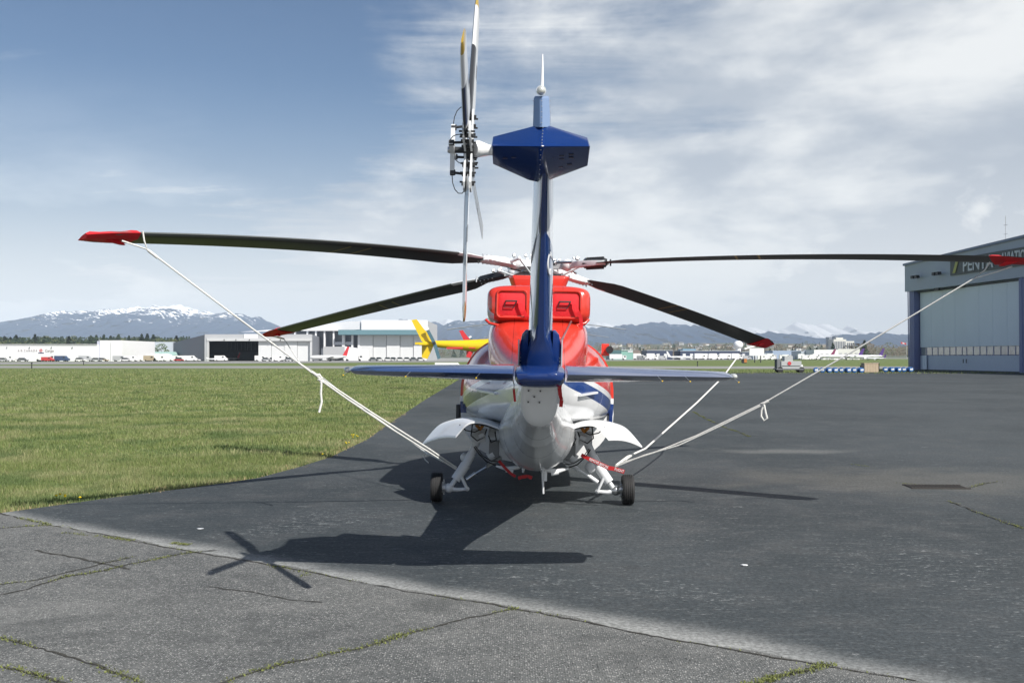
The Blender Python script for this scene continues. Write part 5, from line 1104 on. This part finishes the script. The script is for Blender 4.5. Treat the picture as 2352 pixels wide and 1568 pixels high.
# ------------------------------------------------------------------ big hangar on the right with doors, windows and sign
HA, HB_ = Vector((55.3, 143, 0)), Vector((58.35, 119.6, 0))       # foot of the left corner post and of the second post
HA = P(2097, 819.6, 143); HA.z = 0; HB_ = P(2347, 819.6, 118.5); HB_.z = 0
dirx = (HB_-HA).normalized(); ang = math.atan2(dirx.y, dirx.x); LEN = (HB_-HA).length
hg = empty('penta_hangar', tuple(HA), ang, 'large blue grey hangar at the right edge with closed doors and dark sign', 'hangar'); hg.name = 'hangar'
# local x runs along the front towards the camera, local -y faces the apron? choose outward normal
outw = Vector((-math.sin(ang), math.cos(ang), 0)); SGN = 1 if outw.dot(Vector((0,0,0))-HA) > 0 else -1    # +1: local +y points to the apron
HBL = mat('hangar_blue_grey', (.40,.45,.53), .55, vary=.05, scale=.3, bump=.2, bscale=3); HPO = mat('hangar_post_blue', (.17,.20,.38), .5); HDO = mat('hangar_door_panel', (.70,.78,.85), .5, vary=.07, scale=.25); HDK = mat('hangar_seam', (.05,.06,.08), .6)
F = lambda x, y, z: (x, y*SGN, z)
def hb(x0, x1, y0, y1, z0, z1, name, m, par=None, bevel=0): return MB().box(F((x0+x1)/2,(y0+y1)/2,(z0+z1)/2), (x1-x0,abs(y1-y0),z1-z0)).build(name, m, par or hg, bevel=bevel)
LF = 64
ztop = lambda x: 14.5+ .030*x
MB().prism([F(-1.2,.5,10.85), F(LF,.5,10.85), F(LF,.5,ztop(LF)), F(-1.2,.5,ztop(-1.2))], (0,0,0), F(0,-1.6,0)).build('fascia', HBL, hg)
MB().prism([F(-1.3,.75,ztop(-1.3)-.02), F(LF,.75,ztop(LF)-.02), F(LF,.75,ztop(LF)+.28), F(-1.3,.75,ztop(-1.3)+.28)], (0,0,0), F(0,-42,0)).build('roof', mat('hangar_roof', (.20,.24,.34), .5), hg)
hb(-1.2,-.9,-40,-1.2,10.85,14.4,'side_fascia',HBL); hb(-.6,-.2,-40,-1.3,0,10.9,'side_wall',HBL); hb(-.9,LF,-40.6,-40.2,0,14.3,'rear_wall',HBL)
hb(-.6,.75,-1.2,.2,0,10.85,'post',HPO)
for x_ in (LEN-.1, LEN*2+.5): hb(x_,x_+1.2,-1.2,.25,0,10.85,'post',HPO)
hb(.75,LF,-1.6,-1.45,0,10.8,'inner_lining',HDK)
xs_ = [.95]; 
nd = 2; pw = (LEN-.2-.95)/2
for bay in range(2):
    x0 = .95+bay*(LEN+1.2)
    for j in range(2):
        a, b_ = x0+j*pw+.05, x0+(j+1)*pw-.05; y = -.55 if j == 0 else -.25
        hb(a,b_,y-.18,y,3.12,10.75,'door_panel',HDO); hb(a,b_,y-.18,y,.12,1.98,'door_panel',mat('hangar_door_lower',(.52,.59,.68),.5)); hb(a,b_,y-.17,y-.03,0,.115,'door_track_skirt',HDK)
        nw = 8; w_ = (b_-a)/nw
        for q in range(nw):
            fr = hb(a+q*w_, a+(q+1)*w_, y-.12, y-.04, 1.985, 2.04, 'window_frame', HPO)
            MB().box(F(a+q*w_+.05,y-.08,2.55),(.09,.08,1.0)).build('mullion', HPO, fr)
            skyp = MB().box(F(a+(q+.5)*w_+.045,y-.09,2.58),(w_-.11,.02,1.02)).build('pane', mat('window_pane', (.30,.33,.33), .12, spec=.9, coat=1), fr)
        for q in range(1, 4): hb(a+q*(b_-a)/4-.008, a+q*(b_-a)/4+.008, y, y+.02, 3.2, 10.7, 'door_rib', HDO)
hb(2.0,3.0,-.36,-.3,.12,2.02,'personnel_door',HDO)
for x_ in (-.1, LEN+1.0):      # downpipes, kick plates and door handles
    MB().tube([F(x_,.62,10.8), F(x_,.55,.1)], .07, 8).build('downpipe', HPO, hg)
for x_ in (.95+pw-.35, .95+pw+.35): MB().box(F(x_,-.1,1.3),(.06,.08,.5)).build('door_handle', DARKM, hg)
hb(.95,LEN-.1,-.24,-.20,10.55,10.72,'door_track',HDK)
# sign
SB = mat('sign_board_grey', (.115,.125,.125), .6); SL = mat('sign_letters', (.60,.63,.64), .5); SY = mat('sign_yellow', (.42,.42,.10), .5)
def hs(px):
    t = (px-1176)/FP; return (t*HA.y-HA.x)/(dirx.x-t*dirx.y)
sx0, sx1 = hs(2196), 50; zb0 = 12.15
MB().prism([F(sx0,.55,zb0),F(sx1,.55,zb0),F(sx1,.55,zb0+2.05),F(sx0,.55,zb0+2.05)], (0,0,0), F(0,.18,0)).build('sign_board', SB, hg)
def sign_text(s_, x, z, size, m, sx=1, name='sign_lettering'):
    # the front faces local +-y; lettering reads left to right seen from the apron
    M_ = Matrix.Translation(F(x,.80,z)) @ (Matrix.Rotation(R(90), 4, 'X') if SGN < 0 else Matrix.Rotation(R(180), 4, 'Z') @ Matrix.Rotation(R(90), 4, 'X'))
    return text_mesh(name, s_, size, m, M_, hg, .03, 'LEFT', sx, bold=.04)
sign_text('PENTA', hs(2226), zb0+.93, 2.15, SL, (hs(2306)-hs(2226))/7.4); sign_text('AVIATION', hs(2315), zb0+1.05, 1.75, SL, .70)
MB().prism([F(hs(2203),.80,zb0+.25),F(hs(2209),.80,zb0+.25),F(hs(2217),.80,zb0+1.8),F(hs(2211),.80,zb0+1.8)], (0,0,0), F(0,.04,0)).build('sign_stripe', SY, hg)
for x_ in (2.9,8.4):
    f_ = MB(); f_.tube([F(x_,.5,12.6),F(x_,1.1,12.7)], .05, 6); f_.box(F(x_-.5,1.2,12.6),(.6,.45,.4)); f_.box(F(x_+.5,1.2,12.6),(.6,.45,.4)); f_.build('floodlight', DARKM, hg)
MB().box(F(6.6,.1,10.7),(1.1,.3,.3)).build('door_light', DARKM, hg)
MB().tube([F(17.0,-3,14.8),F(17.0,-3,19.0)], .035, 6).build('roof_antenna', GBLD, hg)
for z_ in (15.6,16.8,17.9): MB().tube([F(16.6,-3,z_),F(17.4,-3,z_)], .025, 5).build('antenna_element', GBLD, hg)
for x_ in (1.4,2.2): MB().tube([F(x_,-2,14.4),F(x_,-2,15.5)], .05, 6).build('roof_antenna', GBLD, hg)
# ------------------------------------------------------------------ ground power cart
CG = mat('cart_grey', (.42,.44,.44), .55, vary=.1); D = 121
p = P(1809, 819.6, D); ct = empty('ground_power_cart', (p.x, D, 0), 0, 'grey ground power cart on wheels at the edge of the apron', 'cart')
def cb(px0, px1, py0, py1, y0, y1, name, m): 
    a, b_ = P(px0,py1,D), P(px1,py0,D); return MB().box(((a.x+b_.x)/2-p.x, (y0+y1)/2, (a.z+b_.z)/2), (b_.x-a.x, y1-y0, b_.z-a.z)).build(name, m, ct, bevel=.02)
cb(1791,1837,829,846,-.7,.7,'lower_cabinet',CG); cb(1799,1818,817.5,829.3,-.6,.6,'upper_cabinet',CG); cb(1782,1791,824,846,-.6,.6,'tow_end',mat('cart_dark',(.16,.17,.18),.6)); cb(1780,1842,846,849,-.75,.75,'chassis',MATS['cart_dark']); cb(1792,1834,839.5,840.6,-.74,-.70,'panel_joint',DARKM); cb(1837,1842,837,846,-.4,.4,'lamp_box',WHITE)
q = P(1809.5,834,D); MB().cyl((q.x-p.x,-.72,q.z),(q.x-p.x,-.75,q.z), .22, 12).build('red_badge', LRED, ct)
for px in (1786,1834):
    for y_ in (-.62,.62): q = P(px,0,D); MB().cyl((q.x-p.x,y_-.1,.33),(q.x-p.x,y_+.1,.33), .33, 16).build('wheel', TYRE, ct, 40)
MB().tube([(-1.5,0,.5),(-1.45,-.1,1.4),(-1.2,-.1,1.5)], .04, 6).build('tow_bar', DARKM, ct)
MB().tube([(.9,-.3,1.55),(.9,-.3,1.95)], .03, 6).build('exhaust_pipe', DARKM, ct)
# ------------------------------------------------------------------ blue drums lying in rows, crate and other bits
DRUM = mat('drum_blue', (.02,.12,.34), .35, vary=.15, scale=4); GLARE = mat('drum_label', (.74,.76,.78), .5)
dm = MB(); prof = [(-.44,.27),(-.42,.29),(-.15,.285),(-.14,.30),(-.12,.285),(.12,.285),(.14,.30),(.16,.285),(.42,.29),(.44,.27)]
dm.loft([[Vector((r_*math.cos(j*.3927), y_, r_*math.sin(j*.3927)+.30)) for j in range(16)] for y_, r_ in prof]); glare_mb = MB(); glare_mb.box((0,-.452,.32),(.34,.02,.20))
proto = empty('blue_drum', (0,0,0), 0); tag(proto, 'x', 'drum', 'blue drums lying by the apron edge')
dm.build('shell', DRUM, proto, 40); glare_o = glare_mb.build('label', GLARE, proto)  # the white plate on the drum end paints in its glare
MB().cyl((.12,-.46,.45),(.12,-.44,.45),.035,8).build('bung', WHITE, proto)
Dd = 119.5
dp = [1874+14.6*i for i in range(8)]+[2033+14.2*i for i in range(5)]
for i, px in enumerate(dp):
    o = proto if i == 0 else copy_tree(proto); q = P(px, 819.6, Dd if i < 8 else Dd+6); o.location = (q.x, q.y, 0); o.rotation_euler = (0, 0, random.uniform(-.25,.25))
    o['label'] = f'blue drum on its side left of the wooden crate, {ordn[i]} from the left' if i < 8 else f'blue drum on its side between the crate and the big hangar, {ordn[i-8]} from the left'
    for ch in o.children:
        if ch.name.startswith('label'): ch.rotation_euler = (0, 0, 0)
q = P(1997, 819.6, 120.5); cr = empty('wooden_crate', (q.x, q.y, 0), .1, 'beige crate standing between the two rows of blue drums', 'crate'); WOOD = mat('crate_board', (.42,.34,.24), .8, vary=.2)
for j in range(5): MB().box((-.68+j*.34,-.5,.55),(.32,.05,1.0)).build('board', WOOD, cr)
MB().box((0,0,.55),(1.62,.92,1.0)).build('box', WOOD, cr); MB().box((0,0,1.08),(1.75,1.1,.06)).build('lid', WOOD, cr)
for px, w_, h_, m_, lb in ((1982,.5,.85,'cart_dark','dark bin left of the beige crate'),(2011,.7,1.15,'cart_dark','black cabinet right of the beige crate')):
    q = P(px, 819.6, 121); e_ = empty('waste_bin', (q.x, q.y, 0), 0, lb, 'bin'); MB().box((0,0,h_/2),(w_,.6,h_-.1)).build('body', BLACKR, e_, bevel=.02); MB().box((0,0,h_-.03),(w_+.06,.66,.06)).build('lid', MATS[m_], e_, bevel=.01)
# ------------------------------------------------------------------ drain grating on the apron
q = P(2150, 1117, gz(1117)); dr = empty('drain_grate', (q.x, q.y, 0), R(-3), 'rusty metal drain grating let into the apron at right', 'drain'); RUST = mat('rusty_iron', (.045,.042,.038), .85, vary=.3)
for j in range(16): MB().box((-.36+j*.048,0,.004),(.022,.36,.012)).build('bar', RUST, dr)
for y_ in (-.19,.19): MB().box((0,y_,.005),(.80,.025,.014)).build('rim', RUST, dr)
MB().box((0,0,-.001),(.78,.36,.004)).build('pit', INSIDE, dr)
# ------------------------------------------------------------------ grass: blades as real geometry
edge_y = np.array([p_[1] for p_ in EDGE][::-1]); edge_x = np.array([p_[0] for p_ in EDGE][::-1])
def edge_at(y): 
    return np.interp(y, [3.2,7.4,9.6,11.2,12.1,13.43,14.5,15.6,17.2,18.84,23,28.6,45,85.4,112], [-40,-16,-10,-7.4,-5.97,-5.1,-4.4,-3.84,-3.45,-3.29,-3.22,-3.31,-3.7,-4.33,-3.6])
def turf(name, label, y0, y1, dens, h0, h1, wd, m, xl=lambda y: -.53*y-1.5, xr=None, lean=.5):
    ylist = []; N = 0
    ys = rng.uniform(y0, y1, int(dens*(y1-y0)*60)); xs = rng.uniform(0, 1, len(ys))
    L_ = xl(ys); Rr = (edge_at(ys) if xr is None else xr(ys)); wdx = np.maximum(Rr-L_, .01); keep = rng.uniform(0, 1, len(ys)) < wdx/60
    ys, xs, L_, wdx = ys[keep], xs[keep], L_[keep], wdx[keep]; x = L_+xs*wdx; n = len(x)
    # ragged margin
    if xr is None: d = (L_+wdx)-x; kp = d > rng.uniform(-.04,.10,n)*np.sin(ys*9+np.sin(ys*3))*1.0; x, ys = x[kp], ys[kp]; n = len(x)
    cl = np.sin(x*1.3+np.sin(ys*.9)*2)*np.sin(ys*.7+x*.4)+.6*np.sin(x*3.7+ys*2.1)*np.sin(ys*2.9-x)      # taller and shorter tufts
    hh = rng.uniform(h0, h1, n)*(1+.35*np.clip(cl, -1, 1)); a = rng.uniform(0, 2*np.pi, n); w_ = wd*rng.uniform(.6, 1.4, n)
    la = rng.uniform(0, 2*np.pi, n); ln = hh*lean*rng.uniform(.2, 1.2, n)
    bx, by = np.cos(a)*w_/2, np.sin(a)*w_/2; tx, ty = x+np.cos(la)*ln, ys+np.sin(la)*ln
    V_ = np.empty((n, 5, 3)); z0 = -.03
    V_[:,0] = np.c_[x-bx, ys-by, np.full(n, z0)]; V_[:,1] = np.c_[x+bx, ys+by, np.full(n, z0)]
    mx, my = x+np.cos(la)*ln*.35, ys+np.sin(la)*ln*.35
    V_[:,2] = np.c_[mx+bx*.8, my+by*.8, z0+hh*.6]; V_[:,3] = np.c_[mx-bx*.8, my-by*.8, z0+hh*.6]; V_[:,4] = np.c_[tx, ty, z0+hh]
    me = bpy.data.meshes.new(name); me.vertices.add(n*5); me.vertices.foreach_set('co', V_.ravel())
    idx = np.arange(n)[:,None]*5; quad = (idx+np.array([[0,1,2,3]])); tri = (idx+np.array([[3,2,4]]))
    loops = np.concatenate([quad, tri], 1).ravel(); me.loops.add(len(loops)); me.loops.foreach_set('vertex_index', loops)
    me.polygons.add(n*2); st = (np.arange(n)[:,None]*7+np.array([[0,4]])).ravel(); me.polygons.foreach_set('loop_start', st); me.polygons.foreach_set('loop_total', np.tile([4,3], n))
    me.update(calc_edges=True); me.materials.append(m); o = link(bpy.data.objects.new(name, me)); return tag(o, label, None, None, 'stuff')
gm = bpy.data.materials.new('grass_blade'); gm.use_nodes = True; k = NT(gm.node_tree); b = k.n['Principled BSDF']
g = k.new('ShaderNodeNewGeometry'); rnd = g.outputs['Random Per Island']; pos = g.outputs['Position']
c1 = k.mix(rnd, (.150,.200,.062), (.250,.290,.112)); n_ = k.noise(pos, .45, 5, .65); c2 = k.mix(k.math('MULTIPLY', k.ramp(n_, .45, .66), .7), c1, (.34,.33,.18))
c2 = k.mix(k.math('MULTIPLY', k.math('GREATER_THAN', k.math('FRACT', k.math('MULTIPLY', rnd, 13.7)), .88), .65), c2, (.34,.30,.17))
c2 = k.mix(k.math('MULTIPLY', k.ramp(k.noise(pos, .55, 6, .62), .49, .60), .72), c2, (.095,.150,.055))
k.put(b.inputs['Base Color'], c2); b.inputs['Roughness'].default_value = .6; b.inputs['Specular IOR Level'].default_value = .25
tr_ = k.new('ShaderNodeBsdfTranslucent'); k.put(tr_.inputs[0], c2); ms = k.new('ShaderNodeMixShader'); ms.inputs[0].default_value = .28
k.l.new(b.outputs[0], ms.inputs[1]); k.l.new(tr_.outputs[0], ms.inputs[2]); k.l.new(ms.outputs[0], k.n['Material Output'].inputs[0])
turf('grass', 'rough sunlit grass along the near apron edge', 9.0, 19, 1500, .025, .085, .007, gm)
turf('grass', 'mown grass in the middle of the field', 19, 34, 480, .03, .09, .013, gm)
turf('grass', 'grass fading towards the taxiway', 34, 70, 80, .05, .10, .03, gm)
turf('grass', 'distant short turf before the taxiway', 70, 150, 9, .08, .15, .07, gm, xr=lambda y: np.where(y < 112, edge_at(y), .55*y))
# dry straw fringe and dandelions
DRY = mat('dry_grass', (.33,.26,.15), .85, vary=.3, scale=9)
turf('dry_grass_fringe', 'dry straw coloured grass fringe along the asphalt edge', 9, 34, 320, .02, .06, .010, DRY, xl=lambda y: edge_at(y)-.30-.18*np.sin(y*2.3)-.08*np.sin(y*7), xr=lambda y: edge_at(y)+.04+.06*np.sin(y*3.7+1)+.03*np.sin(y*11))
bpy.data.objects['dry_grass_fringe'].data.update()
PET = mat('dandelion_yellow', (.75,.55,.01), .6)
i = 0
for (px, py, sp_, n_) in [(140,1136,11,2),(158,1138,9,2),(818,997,13,6),(802,1013,10,3),(743,1044,2,1),(188,1141,8,1)]:
    for q in range(n_):
        qx, qy = px+random.uniform(-sp_,sp_), py+random.uniform(-4,4); v = P(qx, qy+10, gz(qy+10)); e_ = empty('dandelion', (v.x, v.y, -.03), random.uniform(0,6), 'yellow dandelion in the grass near the '+('lower left corner' if px < 300 else 'middle of the asphalt edge'), 'flower', 'dandelions at lower left' if px < 300 else 'dandelions beside the asphalt edge')
        MB().tube([(0,0,0),(.01,0,.09)], .003, 5).build('stem', GRN, e_); MB().loft([[Vector((.01+r_*math.cos(j*.628), r_*math.sin(j*.628), z_)) for j in range(10)] for r_, z_ in ((.006,.085),(.016,.095),(.019,.102),(.008,.108))]).build('flower_head', PET, e_)
# ------------------------------------------------------------------ cracks with moss and weeds
MOSS = bpy.data.materials.new('moss'); MOSS.use_nodes = True; k = NT(MOSS.node_tree); b = k.n['Principled BSDF']
k.put(b.inputs['Base Color'], k.mix(k.new('ShaderNodeNewGeometry').outputs['Random Per Island'], (.085,.105,.022), (.19,.21,.065))); b.inputs['Roughness'].default_value = .8
CRK = mat('crack_dirt', (.040,.038,.032), .95)
def G0(px, py): v = P(px, py, gz(py)); return Vector((v.x, v.y, 0))
def crack(pts, dens, label, wide=.012, moss=None, cr=True):
    q = [G0(*p) for p in pts]; fine = []
    for a, b_ in zip(q, q[1:]):
        n = max(2, int((b_-a).length/.05))
        for j in range(n): fine.append(a.lerp(b_, j/n))
    fine.append(q[-1]); wob = 0; line = []
    for i, p_ in enumerate(fine):
        wob = wob*.86+random.gauss(0,.008); d = (fine[min(i+1,len(fine)-1)]-fine[max(i-1,0)]).normalized(); nn = Vector((-d.y,d.x,0)); line.append((p_+nn*wob, nn))
    if cr:
        mb = MB(); vs = []; fs = []
        for i, (p_, nn) in enumerate(line):
            w_ = wide*random.uniform(.35,1.3); vs += [p_+nn*w_+Vector((0,0,.004)), p_-nn*w_+Vector((0,0,.004))]
        fs = [(2*i,2*i+1,2*i+3,2*i+2) for i in range(len(line)-1)]; o = mb.add(vs, fs).build('pavement_crack', CRK); tag(o, 'thin dark crack in the asphalt, '+label, None, None, 'structure')
    if dens:
        mb = MB(); phs = random.uniform(0,6)
        for i, (p_, nn) in enumerate(line):
            f = .5+.5*math.sin(i*.23+phs)*math.sin(i*.071+phs*2); f = max(0, f-.25)*1.6 if moss is None else moss
            for _ in range(int(dens*f*random.uniform(.3,1.5))):
                c = p_+nn*random.gauss(0,.018)+Vector((random.uniform(-.03,.03), random.uniform(-.03,.03), .003)); a = random.uniform(0,6.28); h_ = random.uniform(.003,.014); w_ = random.uniform(.003,.007); l = random.uniform(0,.02)
                mb.add([c+Vector((w_*math.cos(a),w_*math.sin(a),0)), c-Vector((w_*math.cos(a),w_*math.sin(a),0)), c+Vector((l*math.cos(a+1.6),l*math.sin(a+1.6),h_))], [(0,1,2)])
        if mb.v:
            me = bpy.data.meshes.new('moss_line'); me.from_pydata([tuple(v) for v in mb.v], [], mb.f); me.materials.append(MOSS); tag(link(bpy.data.objects.new('moss_line', me)), 'low moss and weeds growing '+label, None, None, 'stuff')
crack([(500,1566),(620,1528),(720,1505),(840,1478),(960,1444),(1060,1420),(1180,1392)], 36, 'along the long joint in the foreground')
crack([(0,1462),(60,1478),(140,1496),(230,1524),(330,1560)], 22, 'in the short joint at lower left')
crack([(0,1530),(50,1541),(110,1556),(150,1572)], 26, 'in the bottom left corner', cr=True)
crack([(0,1363),(60,1352),(160,1322),(240,1310),(330,1288),(420,1270),(500,1262)], 22, 'across the old pavement at left')
crack([(0,1340),(90,1328),(190,1302),(300,1278)], 10, 'beside the joint at left')
crack([(0,1212),(60,1208),(110,1206)], 30, 'at the far left edge of the old pavement')
crack([(0,1175),(60,1190),(110,1203)], 34, 'where the grass meets the old pavement')
crack([(110,1204),(200,1222),(300,1239),(420,1262),(600,1291),(760,1322),(900,1348),(1040,1372),(1180,1396),(1330,1425),(1500,1456),(1700,1492),(1900,1526),(2100,1562)], 4, 'along the seam between the new and old asphalt', wide=.010)
crack([(150,1222),(240,1232),(300,1240)], 26, 'on the left part of the seam', cr=False); crack([(400,1246),(425,1250)], 60, 'in a tuft left of the tail rotor shadow', moss=1.0, cr=False); crack([(630,1300),(665,1308),(700,1320)], 34, 'under the tail rotor shadow', cr=False)
crack([(1680,1574),(1760,1558),(1850,1530),(1900,1520)], 70, 'in the clump at the lower right', moss=.9)
crack([(80,1262),(180,1282),(300,1305)], 0, 'in the grey slab at left', wide=.016); crack([(480,1345),(560,1356),(660,1375),(740,1380)], 0, 'in the middle of the old slab', wide=.008)
crack([(1590,945),(1650,975),(1720,1002)], 26, 'running out over the apron to the right', wide=.02); crack([(2180,1150),(2260,1180),(2352,1212)], 14, 'in the joint near the right edge', wide=.012)
crack([(1960,1066),(2000,1072)], 24, 'in a small tuft on the apron', cr=False); crack([(2060,1108),(2110,1112),(2230,1118),(2290,1105)], 10, 'round the drain grating')
for px, py in ((460,1213),(1711,1296)):
    v = G0(px, py); e_ = MB().add([v+Vector((math.cos(a)*.035*random.uniform(.6,1.2), math.sin(a)*.022, z_)) for z_ in (.0005,.007) for a in (0,1,2,3,4,5)], [(0,1,2,3,4,5),(11,10,9,8,7,6)]+[(i,(i+1)%6,6+(i+1)%6,6+i) for i in range(6)]).build('paper_scrap', WHITE); tag(e_, 'white paper scrap on the asphalt '+('left of the tail rotor shadow' if px < 1000 else 'at centre right'), 'litter')
